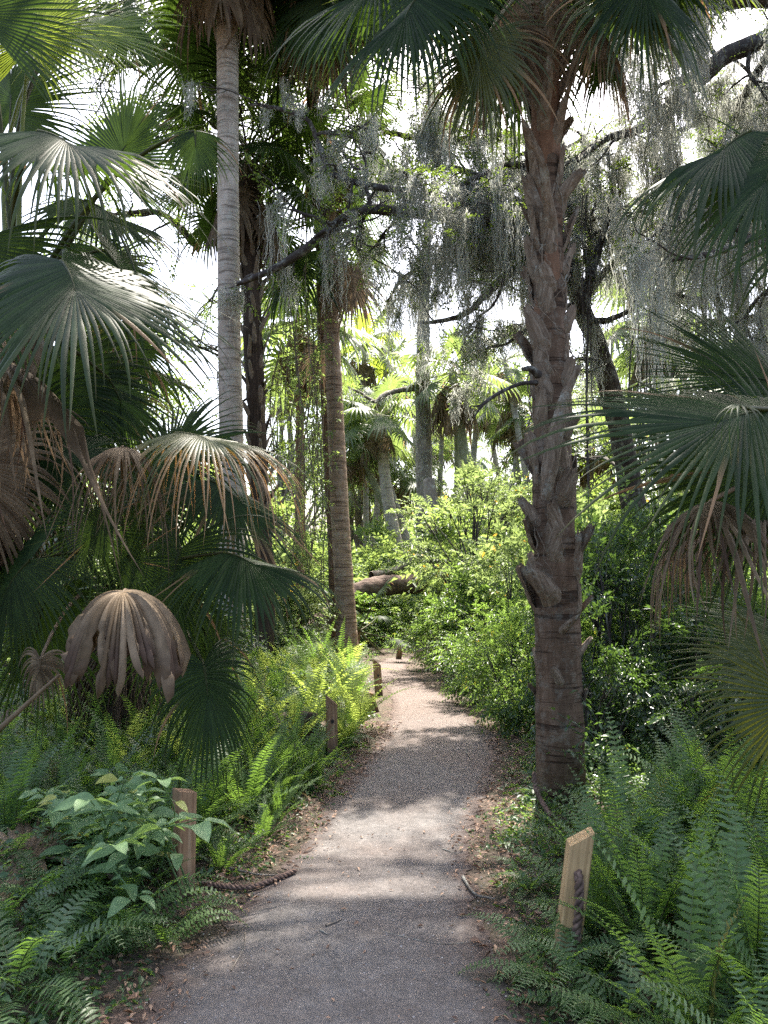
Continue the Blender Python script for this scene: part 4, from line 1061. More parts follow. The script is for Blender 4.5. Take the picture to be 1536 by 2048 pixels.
# ------------------------------------------------------------------ broad-leaved plant in the left foreground
def bigleaf(mb, p, d, n, L, Wd, rnd, age=0.):
    d = nz(d); s = nz(np.cross(d, n)); n = np.cross(s, d)
    K = 8; t = np.linspace(0, 1, K); w = Wd * np.sin(np.pi * t ** .72) ** .85 * .5 * (1 - .1 * t); w[0] = .002; w[-1] = .0008
    curve = -.28 * t ** 2 * L
    u = np.linspace(-1, 1, 5)
    c = p + d * (L * t)[:, None] + n * curve[:, None]
    wav = .05 * Wd * np.sin(t * 9 + rnd * 6)[:, None]
    v = c[:, None] + s * (w[:, None] * u[None])[..., None] + n * (np.abs(u)[None] * w[:, None] * .35 + wav * np.abs(u)[None])[..., None]
    idx = np.arange(K * 5).reshape(K, 5)
    q = np.concatenate([np.stack([idx[:-1, j], idx[:-1, j + 1], idx[1:, j + 1], idx[1:, j]], -1) for j in range(4)])
    mb.add(v.reshape(-1, 3), q, rnd=rnd, age=age)
g0 = GP(250, 1790); bp = thing("broad_leaved_plant", "bushy plant with large pale green oval leaves in the left foreground", "plant", g0)
rg = RNG(91); ms = MB(); ml = MB()
for k in range(30):
    tx = rg.uniform(70, 310) if k > 6 else [392, 320, 250, 180, 130, 270, 220][k]; ty = rg.uniform(1520, 1700) if k > 6 else [1640, 1560, 1560, 1600, 1590, 1790, 1690][k]
    dd = g0[1] + rg.uniform(-.45, .35) if k > 6 else 2.9 + .12 * (k % 3)
    top = W(tx, ty, dd); b_ = g0 + A(rg.normal(0, .14), rg.normal(0, .10), 0)
    mid = (b_ + top) / 2 + A(rg.normal(0, .04), rg.normal(0, .04), .08)
    pts = resamp(np.array([b_, mid, top]), 14); tube(ms, pts, np.linspace(.005, .002, 14), 5, rnd=.4)
    for j in range(3 if k % 2 else 4):
        p = pts[13 - j * 3]; T = nz(pts[13 - j * 3] - pts[10 - j * 3]); a = rg.uniform(0, 6.28)
        for q_ in range(2 if j else 4):
            aa = a + q_ * (math.pi if j else 1.57) + rg.normal(0, .2); o = A(math.cos(aa), math.sin(aa), rg.uniform(-.3, .25))
            L = rg.uniform(.075, .155) * (1 if j else .8)
            st_ = p + nz(o) * .03; tube(ms, [p, st_], [.0015, .001], 3, rnd=.4, cap=False)
            bigleaf(ml, st_, nz(o + T * .25), UP + rg.normal(0, .25, 3), L, L * rg.uniform(.5, .62), rg.uniform(0, 1), float(rg.uniform() < .05) * .7)
obj("stems", ms, M['broad'], bp, origin=bp.location); obj("leaves", ml, M['broad'], bp, origin=bp.location)
bp.children[0]["kind"] = "stuff"; bp.children[1]["kind"] = "stuff"

# leafy sprig on the big palm's trunk foot
mb = MB(); rg = RNG(92); g0 = GP(1165, 1560)
for k in range(9):
    top = W(rg.uniform(1100, 1190), rg.uniform(1370, 1540), 4.75 + rg.uniform(-.15, .1)); b_ = A(g0[0] + rg.normal(0, .06), 4.8, .1)
    pts = resamp(np.array([b_, (b_ + top) / 2 + A(.05, 0, .1), top]), 10); tube(mb, pts, np.linspace(.005, .002, 10), 4, rnd=.2)
    n = 16; pp = pts[np.linspace(3, 9, n).astype(int)] + rg.normal(0, .015, (n, 3))
    D = rdir(rg, n) + UP * .3; leaves(mb, pp, D, rdir(rg, n) * .5 + UP, rg.uniform(.04, .065, n), rg.uniform(.02, .03, n), rnd=rg.uniform(0, 1, n))
tag(obj("leafy_sapling", mb, M['shrub_dark'], origin=g0, loc=g0), "young sapling with small glossy leaves growing against the rough palm trunk", "plant")

# ------------------------------------------------------------------ shrubs (shared meshes)
def shrub_meshes(seed, R, H, ncl, mk, ll=.075, lw=.032, Mn=9, L=.28, clumps=16, yellow=0.0, nst=9):
    rg = RNG(seed); mb = MB()
    P, D, cc = crown_points(rg, (0, 0, H * .55), (R, R, H * .46), ncl, clumps, .40, .45)
    k = P[:, 2] > .05; P, D = P[k], D[k]
    D[:, 2] = np.maximum(D[:, 2], -.1)
    sprays(mb, P, D, rg, L=L, Mn=Mn, ll=ll, lw=lw, droop=.35, yellow=yellow)
    leaf = mb.mesh("foliage", M[mk])
    mb = MB()
    for c in cc[:nst]:
        b_ = A(rg.normal(0, .08), rg.normal(0, .08), 0); tube(mb, [b_, (b_ + c) / 2 + rg.normal(0, .08, 3), c], [.018, .012, .004], 5, n=9)
        for _ in range(4):
            e = c + rdir(rg, 1)[0] * R * .35; tube(mb, [(b_ + c * 2) / 3, (c + e) / 2, e], [.008, .005, .002], 4, n=6)
    return leaf, mb.mesh("stems", M['bark_dark'])
def shrub(ms, x, y, s, label, name="shrub", cat="shrub", group=None, rz=0., z=None):
    t = thing(name, label, cat, (x, y, (gh(x, y)[0] if z is None else z) - .02), group, rz, 1)
    t.scale = s if hasattr(s, '__len__') else (s, s, s)
    for nm, me in zip(("foliage", "stems"), ms): obj(nm, me, None, t)
    return t
SH = {
    'lace': [shrub_meshes(300 + i, .85, 1.35, 620, 'shrub', .072, .028, 13, .34, 15, .012) for i in range(3)],
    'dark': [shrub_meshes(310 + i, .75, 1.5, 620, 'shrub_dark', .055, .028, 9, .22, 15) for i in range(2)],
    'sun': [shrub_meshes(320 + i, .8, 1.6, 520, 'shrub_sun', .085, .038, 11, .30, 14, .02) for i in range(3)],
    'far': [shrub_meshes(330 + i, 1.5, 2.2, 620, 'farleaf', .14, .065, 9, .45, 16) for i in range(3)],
}
rg = RNG(55)
def shrub_px(kind, px, d, s, label, i=0, **k):
    x = W(px, 1200, d)[0]; return shrub(SH[kind][i % len(SH[kind])], x, d, s, label, rz=rg.uniform(0, 6.28), **k)
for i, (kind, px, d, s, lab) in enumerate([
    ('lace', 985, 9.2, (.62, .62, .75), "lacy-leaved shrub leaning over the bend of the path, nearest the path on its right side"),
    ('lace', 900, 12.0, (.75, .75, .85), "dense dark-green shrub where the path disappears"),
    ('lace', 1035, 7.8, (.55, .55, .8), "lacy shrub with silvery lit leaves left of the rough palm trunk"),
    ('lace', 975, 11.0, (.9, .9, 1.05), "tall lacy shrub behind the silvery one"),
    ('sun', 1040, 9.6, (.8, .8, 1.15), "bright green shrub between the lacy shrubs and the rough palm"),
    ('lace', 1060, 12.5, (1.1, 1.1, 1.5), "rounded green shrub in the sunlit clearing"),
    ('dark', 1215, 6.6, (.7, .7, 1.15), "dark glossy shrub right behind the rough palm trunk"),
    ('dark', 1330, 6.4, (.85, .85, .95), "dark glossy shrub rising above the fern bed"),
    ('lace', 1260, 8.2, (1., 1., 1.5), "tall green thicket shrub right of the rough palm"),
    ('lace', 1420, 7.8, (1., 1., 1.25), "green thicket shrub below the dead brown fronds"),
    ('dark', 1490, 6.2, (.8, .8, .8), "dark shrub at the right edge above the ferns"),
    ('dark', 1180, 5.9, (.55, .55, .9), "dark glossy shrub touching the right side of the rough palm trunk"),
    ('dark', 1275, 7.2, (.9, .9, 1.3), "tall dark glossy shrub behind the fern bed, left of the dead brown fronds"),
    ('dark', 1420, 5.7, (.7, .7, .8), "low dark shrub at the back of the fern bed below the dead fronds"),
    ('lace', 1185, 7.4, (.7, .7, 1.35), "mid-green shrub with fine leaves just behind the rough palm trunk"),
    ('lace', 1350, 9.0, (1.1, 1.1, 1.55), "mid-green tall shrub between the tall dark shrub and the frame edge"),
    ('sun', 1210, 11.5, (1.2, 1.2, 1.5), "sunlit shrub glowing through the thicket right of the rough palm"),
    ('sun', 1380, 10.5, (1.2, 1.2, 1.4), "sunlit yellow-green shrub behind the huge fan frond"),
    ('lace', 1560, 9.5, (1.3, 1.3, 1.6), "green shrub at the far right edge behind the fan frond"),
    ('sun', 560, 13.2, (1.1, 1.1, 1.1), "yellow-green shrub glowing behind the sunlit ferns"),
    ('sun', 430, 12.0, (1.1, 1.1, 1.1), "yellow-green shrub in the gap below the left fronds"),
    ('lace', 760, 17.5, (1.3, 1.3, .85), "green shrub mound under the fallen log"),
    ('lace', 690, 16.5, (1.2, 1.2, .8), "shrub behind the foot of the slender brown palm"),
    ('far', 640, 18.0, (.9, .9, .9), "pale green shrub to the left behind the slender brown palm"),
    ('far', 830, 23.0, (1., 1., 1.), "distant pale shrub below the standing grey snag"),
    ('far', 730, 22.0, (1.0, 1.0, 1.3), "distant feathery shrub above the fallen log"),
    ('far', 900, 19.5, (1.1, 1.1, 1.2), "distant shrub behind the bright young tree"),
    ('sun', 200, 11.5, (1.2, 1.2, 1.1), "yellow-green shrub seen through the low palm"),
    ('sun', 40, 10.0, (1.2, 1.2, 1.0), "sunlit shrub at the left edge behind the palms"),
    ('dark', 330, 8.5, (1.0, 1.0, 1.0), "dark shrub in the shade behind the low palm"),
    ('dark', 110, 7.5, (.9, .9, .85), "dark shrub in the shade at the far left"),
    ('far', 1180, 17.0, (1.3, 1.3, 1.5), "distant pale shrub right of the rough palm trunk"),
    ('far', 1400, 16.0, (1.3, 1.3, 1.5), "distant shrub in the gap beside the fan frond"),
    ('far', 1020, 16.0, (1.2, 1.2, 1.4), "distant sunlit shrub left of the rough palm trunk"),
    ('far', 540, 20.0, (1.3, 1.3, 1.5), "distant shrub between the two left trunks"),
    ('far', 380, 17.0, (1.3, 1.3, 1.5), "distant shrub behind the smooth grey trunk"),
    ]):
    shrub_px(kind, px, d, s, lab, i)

# ------------------------------------------------------------------ trees with traced limbs, twigs, moss
def grow(mbw, p, d, L, r, depth, rg, tips, anchors, sag=.15):
    n = 7; pts = [p]; dd = nz(d)
    for _ in range(n - 1):
        dd = nz(dd + rg.normal(0, .22, 3) + UP * (.05 if depth > 1 else -sag * .4)); pts.append(pts[-1] + dd * L / (n - 1))
    pts = np.array(pts); tube(mbw, pts, np.linspace(r, r * .45, n), 5 if r < .03 else 7, n=10, lump=.08)
    anchors += [(q_, r) for q_ in pts[2:]]
    if depth == 0:
        for k in (3, 4, 5, 6): tips.append((pts[k], nz(pts[k] - pts[k - 1])))
        return
    for k in (3, 4, 5, 6):
        nd = nz(nz(pts[k] - pts[k - 1]) * .7 + rdir(rg, 1)[0] * .75 + UP * .1)
        grow(mbw, pts[k], nd, L * rg.uniform(.5, .75), r * .5, depth - 1, rg, tips, anchors, sag)
def limb_tree(name, label, loc, limbs, mk, seed, depth=2, tw_every=.5, twL=.8, leaf=('oakleaf', 8, .26, .055, .024), moss=None, trunkn=1, cat="tree", skip=0):
    """limbs: list of (points, radii, leafy 0..1)"""
    rg = RNG(seed); root = thing(name, label, cat, loc); tips, anchors = [], []
    mb = MB()
    for pts, rad, leafy in limbs[:trunkn]: tube(mb, pts, rad, 14, n=max(20, len(pts) * 10), lump=.07, seed=seed)
    obj("trunk", mb, M[mk], root, origin=root.location)
    mbl = MB()
    for li, (pts, rad, leafy) in enumerate(limbs):
        p = resamp(np.asarray(pts, float), 60); L = np.linalg.norm(np.diff(p, axis=0), axis=1).sum(); rr = np.interp(np.linspace(0, 1, 60), np.linspace(0, 1, len(rad)), rad) * (1 if li < trunkn else .85)
        if li >= trunkn:
            p2 = p + np.cumsum(rg.normal(0, .008, p.shape), 0) * np.linspace(0, 1, 60)[:, None] * .6
            tube(mbl, p2, rr, 10, lump=.12, seed=seed + li); p = p2
            for k in range(0, 60, 2): anchors.append((p[k], rr[k]))
        nb = int(L / tw_every * leafy)
        for _ in range(nb):
            k = rg.integers(12 if li < trunkn else 4, 59); T = nz(p[k + 1 if k < 59 else k] - p[k - 1])
            nd = nz(T * .5 + rdir(rg, 1)[0] + UP * .25)
            grow(mbl, p[k], nd, twL * rg.uniform(.6, 1.3), min(rr[k] * .5, .03), depth - 1, rg, tips, anchors)
    if mbl.n: obj("limbs", mbl, M[mk], root, origin=root.location)
    if leaf and tips:
        mb = MB(); P = np.array([t[0] for t in tips]); D = np.array([t[1] for t in tips])
        n = len(P); k = np.repeat(np.arange(n), 2); P2 = P[k] + rg.normal(0, .05, (len(k), 3)); D2 = nz(D[k] + rg.normal(0, .6, (len(k), 3)))
        sprays(mb, P2, D2, rg, L=leaf[2], Mn=leaf[1], ll=leaf[3], lw=leaf[4], droop=.2)
        obj("crown", mb, M[leaf[0]], root, origin=root.location)
    return root, anchors
def moss_mesh(mb, P, rg, Ls, strands=12, spread=.05, w=.0055):
    n = len(P); L = Ls * (.25 + 1.1 * rg.beta(1.3, 1.8, n)); K = 14
    k = np.repeat(np.arange(n), strands); m_ = len(k)
    p0 = P[k] + rg.normal(0, 1, (m_, 3)) * A(1, 1, .3) * spread
    SL = L[k] * rg.beta(2.2, 1.3, m_)
    t = np.linspace(0, 1, K)
    wob = np.cumsum(rg.normal(0, 1, (m_, K, 2)), 1) * .007 + rg.normal(0, .011, (m_, K, 2)) + .012 * np.stack([np.sin(t[None] * 16 + rg.uniform(0, 6, (m_, 1))), np.cos(t[None] * 14 + rg.uniform(0, 6, (m_, 1)))], 2)
    conv = (P[k] - p0)[:, None, :2] * (t[None, :, None] * .5)
    pos = np.empty((m_, K, 3)); pos[..., :2] = p0[:, None, :2] + wob + conv; pos[..., 2] = p0[:, None, 2] - SL[:, None] * t
    a = rg.uniform(0, np.pi, m_); ww = (w * rg.uniform(.6, 1.5, m_))[:, None] * (1 - .75 * t ** 2)[None] * (1 + .5 * rg.normal(0, 1, (m_, K)).clip(-1, 1.5))
    tw = a[:, None] + t[None] * rg.normal(0, 1.5, (m_, 1))
    S = np.stack([np.cos(tw), np.sin(tw), 0 * tw], 2) * ww[..., None] * .5
    v = np.stack([pos - S, pos + S], 2).reshape(-1, 3); i = (np.arange(m_)[:, None] * K + np.arange(K - 1)[None]).ravel() * 2
    mb.add(v, np.stack([i, i + 1, i + 3, i + 2], 1), rnd=np.repeat(rg.uniform(0, 1, n)[k] * .7 + rg.uniform(0, .3, m_), K * 2))
def hang_moss(name, label, anchors, seed, frac=.5, L=.6, strands=12, spread=.05, w=.0055, sel=None):
    rg = RNG(seed); P = np.array([a for a, r in anchors if (sel is None or sel(a))])
    k = rg.uniform(0, 1, len(P)) < frac; P = P[k]; f = sn(P[:, 0] * 2, P[:, 2] * 2, 1.7); Ls = L * np.clip(.75 + .45 * f, .25, 1.5)
    mb = MB(); moss_mesh(mb, P, rg, Ls, strands, spread, w)
    return tag(obj(name, mb, M['moss']), label, "spanish moss", kind="stuff")
def LP(*pts):
    return np.array([W(*p) for p in pts])
gA = A(W(1310, 1300, 10)[0], 10, 0)
rootA, anA = limb_tree("leaning_oak", "dark live oak leaning behind the rough palm with moss-hung limbs", gA, [
    (np.vstack([[gA], LP((1290, 1150, 10), (1262, 980, 9.8), (1232, 830, 9.6), (1195, 690, 9.4), (1160, 610, 9.2), (1150, 560, 9.1))]), [.23, .2, .17, .15, .14, .12, .11], .15),
    (LP((1155, 570, 9.1), (1130, 490, 9), (1080, 450, 8.9), (1010, 445, 8.8), (900, 432, 8.7), (820, 425, 8.6), (750, 418, 8.5), (700, 428, 8.5), (640, 475, 8.5), (560, 530, 8.5), (480, 562, 8.6)), [.10, .09, .08, .08, .075, .07, .07, .07, .06, .05, .035], 1.3),
    (LP((1150, 570, 9.1), (1090, 525, 8.9), (1040, 530, 8.8), (990, 572, 8.6), (940, 620, 8.5), (895, 640, 8.4), (846, 648, 8.4)), [.08, .06, .055, .05, .045, .035, .02], .4),
    (LP((1110, 520, 8.9), (1040, 512, 9.1), (960, 520, 9.2), (900, 522, 9.3), (850, 530, 9.3), (800, 560, 9.3), (770, 610, 9.3)), [.06, .055, .05, .05, .04, .03, .015], 1.0),
    (LP((1180, 560, 9), (1176, 480, 9.4), (1170, 430, 9.6), (1060, 290, 9.8), (960, 285, 10), (860, 285, 10), (760, 270, 10)), [.08, .07, .07, .08, .08, .06, .04], 1.1),
    (LP((830, 385, 8.8), (760, 375, 8.8), (715, 365, 8.8), (665, 345, 8.8), (640, 290, 8.9), (615, 245, 8.9), (560, 225, 9), (500, 215, 9)), [.05, .045, .045, .04, .035, .03, .03, .02], 1.0),
    (LP((1165, 625, 9.2), (1180, 560, 9.1), (1200, 480, 9), (1222, 400, 9), (1230, 320, 9), (1260, 240, 9)), [.08, .06, .05, .045, .035, .02], 1.0),
    (LP((1165, 600, 9.2), (1230, 520, 9.4), (1300, 450, 9.6), (1370, 430, 9.8), (1450, 440, 10)), [.06, .05, .04, .03, .015], 1.2),
    (LP((1100, 450, 9), (1000, 380, 9.2), (930, 340, 9.4), (860, 330, 9.4), (780, 350, 9.4), (720, 400, 9.4)), [.06, .05, .045, .04, .03, .015], 1.4),
    (LP((1176, 480, 9.4), (1120, 380, 9.0), (1040, 330, 8.8), (980, 345, 8.6), (920, 380, 8.5), (880, 440, 8.4)), [.06, .055, .045, .04, .03, .015], 1.3),
    (LP((1170, 430, 9.6), (1080, 190, 9.6), (1000, 150, 9.5), (940, 170, 9.4), (900, 230, 9.3)), [.07, .055, .05, .03, .015], 1.3),
    (LP((1160, 600, 9.2), (1080, 640, 9), (1020, 680, 9), (980, 690, 9), (940, 720, 9)), [.04, .03, .025, .02, .01], 1.2),
    (LP((1180, 640, 9.2), (1215, 640, 9), (1270, 615, 8.8), (1330, 590, 8.7), (1400, 600, 8.6)), [.05, .04, .035, .03, .02], .8),
], 'bark_dark', 401, depth=2, tw_every=.27, twL=.75, leaf=('oakleaf', 7, .17, .045, .02))
gB = A(W(1900, 1300, 7.5)[0], 7.5, 0)
rootB, anB = limb_tree("edge_oak", "live oak outside the right edge with limbs crossing the white sky", gB, [
    (np.vstack([[gB], LP((1880, 900, 7.5), (1840, 600, 7.4), (1820, 300, 7.3), (1800, 50, 7.2))]), [.32, .28, .25, .22, .2], .1),
    (LP((1810, 160, 7.2), (1700, 60, 7.4), (1560, 75, 7.8), (1460, 108, 7.9), (1390, 165, 8.0), (1330, 222, 8.2), (1275, 262, 8.4), (1210, 282, 8.6), (1150, 330, 8.8)), [.16, .14, .13, .12, .11, .10, .08, .05, .03], 1.1),
    (LP((1700, 330, 7.4), (1620, 420, 7.6), (1540, 440, 8.0), (1470, 400, 8.2), (1400, 350, 8.4), (1330, 330, 8.6)), [.09, .07, .055, .045, .03, .015], 1.2),
    (LP((1560, 75, 7.8), (1500, 170, 8.2), (1440, 290, 8.6), (1400, 350, 8.9), (1380, 460, 9.2)), [.07, .05, .04, .03, .015], 1.2),
    (LP((1840, 560, 7.4), (1700, 570, 7), (1590, 520, 6.8), (1530, 498, 6.7), (1490, 492, 6.6), (1440, 518, 6.5), (1390, 528, 6.5), (1346, 534, 6.5)), [.14, .11, .10, .09, .07, .05, .035, .02], .9),
    (LP((1830, 420, 7.4), (1700, 320, 7.4), (1600, 320, 7.5), (1510, 345, 7.6), (1440, 372, 7.7), (1400, 395, 7.8), (1370, 430, 7.9), (1330, 470, 8)), [.14, .11, .10, .08, .07, .06, .05, .03], .9),
    (LP((1820, 100, 7.2), (1650, 20, 7), (1540, 2, 6.9), (1440, 8, 6.9), (1340, 14, 6.9), (1240, -5, 7), (1130, -40, 7.1)), [.16, .13, .10, .09, .08, .07, .05], 1.0),
    (LP((1820, 250, 7.3), (1700, 200, 8), (1600, 200, 8.6), (1500, 190, 9), (1420, 230, 9.3), (1350, 260, 9.5)), [.14, .11, .10, .08, .06, .03], 1.0),
    (LP((1840, 650, 7.4), (1700, 700, 7.8), (1600, 660, 8.2), (1520, 640, 8.6), (1440, 650, 9), (1380, 690, 9.3)), [.12, .1, .08, .06, .05, .03], .7),
], 'bark_dark', 402, depth=2, tw_every=.36, twL=.75, leaf=('oakleaf', 6, .15, .04, .018))
gC = A(W(466, 1200, 13.5)[0], 13.5, 0)
rootC, anC = limb_tree("leafy_oak", "leafy oak with thin crooked limbs behind the smooth grey palm", gC, [
    (np.vstack([[gC], LP((466, 900, 13.5), (462, 600, 13.2), (458, 300, 12.8), (455, 100, 12.4), (440, -150, 12))]), [.18, .16, .14, .12, .10, .07], .8),
    (LP((430, 250, 12.8), (480, 170, 12), (520, 128, 11.6), (560, 118, 11.4), (610, 122, 11.2), (690, 90, 11), (780, 70, 11)), [.12, .09, .07, .07, .06, .05, .03], 1.5),
    (LP((430, 180, 12.6), (340, 120, 12), (250, 130, 11.6), (160, 100, 11.4)), [.1, .08, .06, .03], 1.6),
    (LP((435, 60, 12.4), (500, 20, 12), (560, 10, 11.6), (640, 40, 11.4), (720, 60, 11)), [.1, .07, .05, .04, .02], 1.4),
    (LP((420, 420, 13), (480, 360, 12.4), (530, 300, 12.2), (580, 270, 12), (600, 240, 12)), [.08, .06, .05, .04, .02], 1.3),
    (LP((400, 500, 13.2), (330, 430, 12.8), (260, 420, 12.6), (180, 430, 12.4)), [.08, .06, .04, .02], 1.5),
    (LP((440, 320, 12.8), (380, 260, 12.2), (330, 220, 12), (270, 200, 12)), [.08, .06, .04, .02], 1.5),
    (LP((435, 0, 12.4), (350, -40, 11.6), (240, 10, 11), (150, 20, 11)), [.08, .06, .04, .02], 1.5),
], 'bark_dark', 403, depth=2, tw_every=.24, twL=.95, leaf=('oakleaf', 8, .22, .055, .026))
hang_moss("spanish_moss", "curtain of grey Spanish moss hanging from the leaning oak's limbs behind the rough palm", anA, 501, .32, 1.05, 24, .045, .007, sel=lambda a: a[2] > 3.2 and (a[0] > .05 or math.sin(a[0] * 37 + a[2] * 11) > .1))
hang_moss("spanish_moss", "long pale Spanish moss strands hanging from the right-hand oak limbs against the sky", anB, 502, .50, 1.4, 26, .045, .007, sel=lambda a: a[2] > 3.6)
hang_moss("spanish_moss", "thin wisps of Spanish moss on the leafy oak behind the smooth grey palm", anC, 503, .10, .5, 10, .05, .007, sel=lambda a: a[2] > 4)

# young bright tree in the clearing
def small_tree(name, label, base, H, R, seed, mkw, leafm, ncl, trunk_r, cz=.62, clumps=16, leafp=(9, .26, .075, .036), ns=8, stems=10, lean=(0, 0), cat="tree", flat=.36, cs=.36, lmin=4, tl=.8):
    rg = RNG(seed); root = thing(name, label, cat, base); b_ = A(*base)
    c = b_ + A(lean[0], lean[1], H * cz)
    P, D, cc = crown_points(rg, c, (R, R, H * flat), ncl, clumps, cs, .4)
    mb = MB(); tp = b_ + A(lean[0] * tl, lean[1] * tl, H * .75)
    mid = b_ + (tp - b_) * .5 + A(rg.normal(0, .06), rg.normal(0, .06), 0)
    tr = resamp(np.array([b_, b_ + (mid - b_) * .5 + rg.normal(0, .02, 3), mid, tp]), 24); tube(mb, tr, np.linspace(trunk_r, trunk_r * .35, 24), ns, lump=.08, seed=seed)
    obj("trunk", mb, M[mkw], root, origin=root.location)
    mb = MB()
    for q_ in cc:
        j = int(np.clip((q_[2] - b_[2]) / H * 22 - 5, lmin, 22)); s_ = tr[j]
        tube(mb, [s_, (s_ + q_) / 2 + rg.normal(0, .06 * R, 3) - UP * .05 * R, q_], [trunk_r * .4, trunk_r * .25, trunk_r * .08], 5, n=9, lump=.1)
        for _ in range(4):
            e = q_ + rdir(rg, 1)[0] * R * cs * .8; tube(mb, [(s_ + q_ * 3) / 4, (q_ + e) / 2 + rg.normal(0, .02, 3), e], [trunk_r * .15, trunk_r * .1, trunk_r * .04], 4, n=6)
    obj("limbs", mb, M[mkw], root, origin=root.location)
    mb = MB(); sprays(mb, P, D, rg, L=leafp[1], Mn=leafp[0], ll=leafp[2], lw=leafp[3], droop=.3, yellow=.01)
    obj("crown", mb, M[leafm], root, origin=root.location)
    return root
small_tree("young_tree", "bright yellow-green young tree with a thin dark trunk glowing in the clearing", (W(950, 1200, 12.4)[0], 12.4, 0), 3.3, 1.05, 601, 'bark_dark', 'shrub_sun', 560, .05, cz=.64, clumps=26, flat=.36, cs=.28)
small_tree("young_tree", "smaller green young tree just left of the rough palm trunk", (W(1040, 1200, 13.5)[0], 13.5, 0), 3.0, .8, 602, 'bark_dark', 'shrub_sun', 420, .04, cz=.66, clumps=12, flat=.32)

# distant leafy trees
ft = []
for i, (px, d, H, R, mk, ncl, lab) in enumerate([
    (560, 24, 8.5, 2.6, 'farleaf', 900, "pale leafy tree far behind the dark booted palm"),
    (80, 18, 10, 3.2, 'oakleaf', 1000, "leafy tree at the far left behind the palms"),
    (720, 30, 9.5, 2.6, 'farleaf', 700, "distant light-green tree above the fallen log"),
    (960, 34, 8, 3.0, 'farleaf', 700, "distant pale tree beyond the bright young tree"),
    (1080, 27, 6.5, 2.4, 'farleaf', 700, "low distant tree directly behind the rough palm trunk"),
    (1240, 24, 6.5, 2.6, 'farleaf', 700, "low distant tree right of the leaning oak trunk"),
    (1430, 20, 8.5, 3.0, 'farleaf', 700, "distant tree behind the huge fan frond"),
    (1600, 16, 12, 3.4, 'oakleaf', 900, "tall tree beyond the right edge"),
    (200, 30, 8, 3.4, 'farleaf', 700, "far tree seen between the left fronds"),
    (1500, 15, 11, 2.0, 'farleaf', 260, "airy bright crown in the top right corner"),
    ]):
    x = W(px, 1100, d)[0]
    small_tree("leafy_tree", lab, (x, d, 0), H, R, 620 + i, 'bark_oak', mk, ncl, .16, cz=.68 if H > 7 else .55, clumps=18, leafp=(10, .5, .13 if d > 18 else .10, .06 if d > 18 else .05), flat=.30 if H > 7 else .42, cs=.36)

# grey snag in the centre with its dead branch, second pale trunk beside it, the fallen log
dS = 20.5; gS = A(W(850, 1200, dS)[0], dS, 0)
_, anS = limb_tree("grey_snag", "tall bare grey trunk with knots standing in the middle distance behind the bright young tree", gS, [
    (np.vstack([[gS], LP((852, 1150, dS), (850, 1000, dS), (847, 880, dS), (846, 780, dS), (846, 680, dS), (850, 560, dS), (856, 440, dS))]), [.34, .29, .25, .22, .20, .17, .13, .09], 0),
    (LP((842, 775, dS), (815, 778, dS - .2), (790, 782, dS - .5), (765, 790, dS - .8), (745, 802, dS - 1), (715, 782, dS - 1.2), (690, 770, dS - 1.4)), [.12, .10, .08, .08, .06, .04, .02], 0),
], 'bark_oak', 404, twL=.8, leaf=None)
hang_moss("spanish_moss", "wispy moss hanging down the tall bare grey trunk", anS + [(A(*(gS + A(rg_, -.2, z))), .1) for z in np.linspace(4, 8, 30) for rg_ in (-.2, .0, .25)], 504, .6, .7, 10, .08, .014)
g2 = A(W(882, 1250, 19)[0], 19, 0)
limb_tree("pale_trunk", "short thick pale brown trunk catching sun right of the fallen log", g2, [
    (np.vstack([[g2], LP((880, 1200, 19), (874, 1120, 19), (868, 1050, 19.2), (858, 960, 19.6))]), [.38, .30, .24, .2, .15], 0)], 'bark_oak', 405, leaf=None)
P = LP((590, 1262, 15.5), (660, 1225, 16), (720, 1184, 16.4), (760, 1172, 16.6), (800, 1169, 16.8), (850, 1168, 17.2))
P[0][2] = .1
t_ = thing("fallen_log", "massive fallen trunk with rough reddish bark leaning across beyond the path bend", "log", P[0])
mb = MB(); tube(mb, P, [.17, .19, .21, .22, .21, .20], 24, n=110, lump=.07, seed=31); obj("trunk", mb, M['bark_log'], t_, origin=t_.location)
mb = MB(); tube(mb, LP((742, 1150, 16.9), (790, 1140, 17.6), (850, 1102, 18.6), (905, 1070, 19.4)), [.08, .075, .065, .04], 9, n=24, lump=.06)
tag(obj("broken_bough", mb, M['bark_oak'], origin=P[0], loc=P[0]), "thin grey broken bough slanting up just behind the fallen log", "branch")
# stump in the fern bed, left
g = GP(600, 1500); t_ = MB(); tube(t_, [g, g + A(.01, 0, .14), g + A(.0, .02, .27)], [.17, .15, .14], 16, n=16, lump=.1, seed=12)
tag(obj("stump", t_, M['thatch'], origin=g, loc=g), "dark rotting stump among the ferns left of the second post", "stump")

# unseen oaks added above the top edge so their gapped crowns dapple the trail
for i, (x, y, H, R, ncl, lab) in enumerate([
    (7.4, 8.8, 12, 2.6, 330, "unseen oak added right of the trail to shade it from overhead"),
    (-6.8, 9.4, 12.5, 2.6, 330, "unseen oak added left of the trail to shade it from overhead"),
    ]):
    small_tree("shade_oak", lab, (x, y, 0), H, R, 680 + i, 'bark_dark', 'oakleaf', ncl, .2, cz=.9, clumps=26, leafp=(11, .5, .11, .05), flat=.10, cs=.34, lmin=21, tl=.12,
               lean=((-5.6, -1.2), (5.6, -1.4))[i])

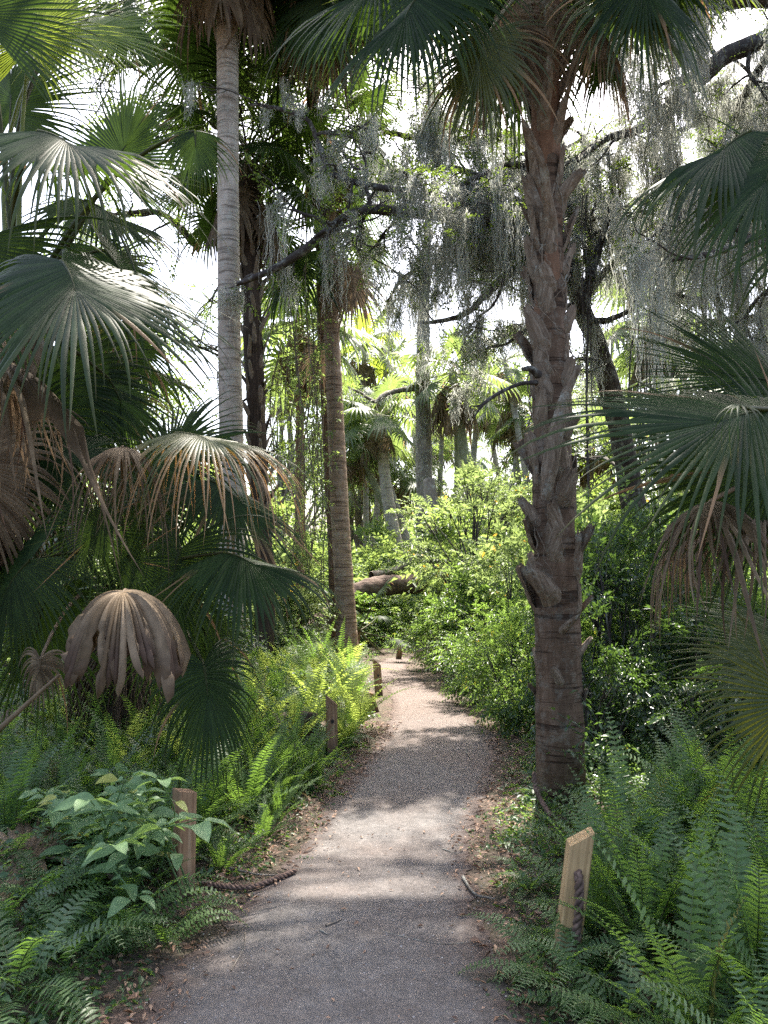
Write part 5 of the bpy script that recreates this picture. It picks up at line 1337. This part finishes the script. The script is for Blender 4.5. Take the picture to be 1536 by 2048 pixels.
# ------------------------------------------------------------------ distant palms
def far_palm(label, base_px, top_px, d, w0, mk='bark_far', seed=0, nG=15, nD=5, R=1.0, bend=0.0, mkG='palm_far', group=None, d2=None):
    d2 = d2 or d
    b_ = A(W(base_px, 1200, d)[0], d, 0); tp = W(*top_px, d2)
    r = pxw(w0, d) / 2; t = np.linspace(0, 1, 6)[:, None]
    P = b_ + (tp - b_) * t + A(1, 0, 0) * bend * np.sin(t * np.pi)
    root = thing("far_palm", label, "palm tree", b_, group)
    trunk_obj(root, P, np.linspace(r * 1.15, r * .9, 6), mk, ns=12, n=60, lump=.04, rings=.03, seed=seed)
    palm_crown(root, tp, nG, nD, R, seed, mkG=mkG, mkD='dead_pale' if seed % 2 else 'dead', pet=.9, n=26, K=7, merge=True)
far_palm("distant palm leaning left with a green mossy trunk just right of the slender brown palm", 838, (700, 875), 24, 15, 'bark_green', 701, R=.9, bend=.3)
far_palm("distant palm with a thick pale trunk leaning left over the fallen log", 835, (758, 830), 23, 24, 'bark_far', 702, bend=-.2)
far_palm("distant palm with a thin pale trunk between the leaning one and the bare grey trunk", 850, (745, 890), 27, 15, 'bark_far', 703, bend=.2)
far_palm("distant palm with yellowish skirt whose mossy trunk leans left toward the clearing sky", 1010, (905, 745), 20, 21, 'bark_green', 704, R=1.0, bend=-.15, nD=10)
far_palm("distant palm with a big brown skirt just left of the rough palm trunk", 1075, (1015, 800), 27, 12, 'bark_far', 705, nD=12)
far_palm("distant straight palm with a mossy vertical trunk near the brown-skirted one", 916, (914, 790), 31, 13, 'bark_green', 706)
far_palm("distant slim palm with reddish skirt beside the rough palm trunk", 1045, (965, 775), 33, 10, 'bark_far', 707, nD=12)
far_palm("tall distant palm with bright crown left of the bare grey trunk", 735, (728, 690), 26, 11, 'bark_far', 708, R=1.05, mkG='palm_backlit')
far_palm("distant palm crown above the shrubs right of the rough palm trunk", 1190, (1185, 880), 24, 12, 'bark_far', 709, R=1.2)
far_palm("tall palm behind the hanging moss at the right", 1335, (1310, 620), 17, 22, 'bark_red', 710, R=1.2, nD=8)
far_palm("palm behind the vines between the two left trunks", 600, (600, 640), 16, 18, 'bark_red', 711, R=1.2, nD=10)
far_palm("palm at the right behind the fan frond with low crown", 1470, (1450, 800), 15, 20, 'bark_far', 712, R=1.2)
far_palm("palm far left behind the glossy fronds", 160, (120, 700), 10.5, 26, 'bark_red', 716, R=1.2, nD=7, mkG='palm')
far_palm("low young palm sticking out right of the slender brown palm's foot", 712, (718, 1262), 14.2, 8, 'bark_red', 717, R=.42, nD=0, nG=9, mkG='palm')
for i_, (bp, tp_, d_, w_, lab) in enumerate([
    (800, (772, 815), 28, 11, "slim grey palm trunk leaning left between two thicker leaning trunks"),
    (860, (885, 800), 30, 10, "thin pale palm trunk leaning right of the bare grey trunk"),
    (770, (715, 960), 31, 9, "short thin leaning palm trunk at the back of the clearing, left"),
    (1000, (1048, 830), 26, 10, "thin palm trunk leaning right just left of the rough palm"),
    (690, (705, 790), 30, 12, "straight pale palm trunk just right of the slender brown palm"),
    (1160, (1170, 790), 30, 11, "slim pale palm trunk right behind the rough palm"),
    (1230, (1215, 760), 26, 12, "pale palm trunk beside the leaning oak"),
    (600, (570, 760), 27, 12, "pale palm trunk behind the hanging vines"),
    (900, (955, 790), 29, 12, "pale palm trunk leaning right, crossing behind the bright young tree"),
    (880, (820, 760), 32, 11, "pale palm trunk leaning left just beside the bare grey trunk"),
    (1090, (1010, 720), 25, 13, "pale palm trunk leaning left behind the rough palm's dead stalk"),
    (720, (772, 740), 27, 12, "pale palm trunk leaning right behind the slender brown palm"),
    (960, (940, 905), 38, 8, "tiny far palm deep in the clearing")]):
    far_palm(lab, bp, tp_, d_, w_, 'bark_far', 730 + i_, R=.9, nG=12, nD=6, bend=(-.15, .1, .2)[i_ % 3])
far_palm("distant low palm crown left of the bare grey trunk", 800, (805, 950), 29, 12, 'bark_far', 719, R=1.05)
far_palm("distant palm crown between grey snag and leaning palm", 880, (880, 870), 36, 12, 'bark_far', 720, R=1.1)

# vines hanging between the two left trunks
mb = MB(); ml = MB(); rg = RNG(81)
for k in range(26):
    x0 = rg.uniform(535, 650) if k < 38 else rg.uniform(480, 540); d = rg.uniform(11.8, 14.5); y0 = rg.uniform(480, 700); y1 = rg.uniform(950, 1250)
    n = 12; t = np.linspace(0, 1, n); P = np.array([W(x0 + rg.normal(0, 4) * 0 + 14 * math.sin(tt * 5 + k) + (rg.uniform(-20, 20)) * 0, y0 + (y1 - y0) * tt, d) for tt in t])
    P[:, :2] += np.cumsum(rg.normal(0, .02, (n, 2)), 0); P[:, 2] = np.maximum(P[:, 2], .05)
    tube(mb, P, .006 * rg.uniform(.6, 2), 4, n=24)
    q_ = resamp(P, 60)[rg.integers(0, 60, 44)] + rg.normal(0, .05, (44, 3))
    sprays(ml, q_, rdir(rg, 44) - UP * .3, rg, L=.12, Mn=5, ll=.055, lw=.03, droop=.3)
M['vine'] = barkmat("vine_stem", (.08, .07, .05), (.17, .14, .10), (.27, .24, .19), sc=20)
t_ = thing("hanging_vines", "tangle of leafy hanging vines between the smooth grey palm and the slender brown palm", "vine", A(W(595, 1200, 13)[0], 13, 0))
obj("vine_stems", mb, M['vine'], t_, origin=t_.location)["kind"] = "stuff"; obj("leaves", ml, M['farleaf'], t_, origin=t_.location)["kind"] = "stuff"
mb = MB(); rg = RNG(82)
for k in range(14):
    x0 = rg.choice([1228, 1262, 1180, 1292, 1420]) + rg.normal(0, 8); d = rg.uniform(8, 9.2); y0 = rg.uniform(380, 560); y1 = rg.uniform(850, 1050)
    P = np.array([W(x0 + 6 * math.sin(tt * 4 + k), y0 + (y1 - y0) * tt, d) for tt in np.linspace(0, 1, 12)]); P[:, :2] += np.cumsum(rg.normal(0, .012, (12, 2)), 0)
    tube(mb, P, .005 * rg.uniform(.6, 2.2), 4, n=24)
tag(obj("dangling_vines", mb, M['bark_dark']), "thin dark bare vines dangling from the leaning oak right of the rough palm", "vine", kind="stuff")

# far wood closing the view
rg = RNG(90); mb = MB()
P = []
for k in range(300):
    a = rg.uniform(-1.15, 1.15); d = rg.uniform(36, 56); c = A(math.sin(a) * d, math.cos(a) * d, rg.uniform(.5, 5.2) * (.6 + .5 * abs(math.sin(a * 7 + 1)))); n = 100
    P.append(c + rdir(rg, n) * rg.uniform(0, 1, (n, 1)) ** .5 * A(2.0, 2.0, 1.4) * rg.uniform(.6, 1.2))
P = np.concatenate(P); P = P[P[:, 2] > 0]
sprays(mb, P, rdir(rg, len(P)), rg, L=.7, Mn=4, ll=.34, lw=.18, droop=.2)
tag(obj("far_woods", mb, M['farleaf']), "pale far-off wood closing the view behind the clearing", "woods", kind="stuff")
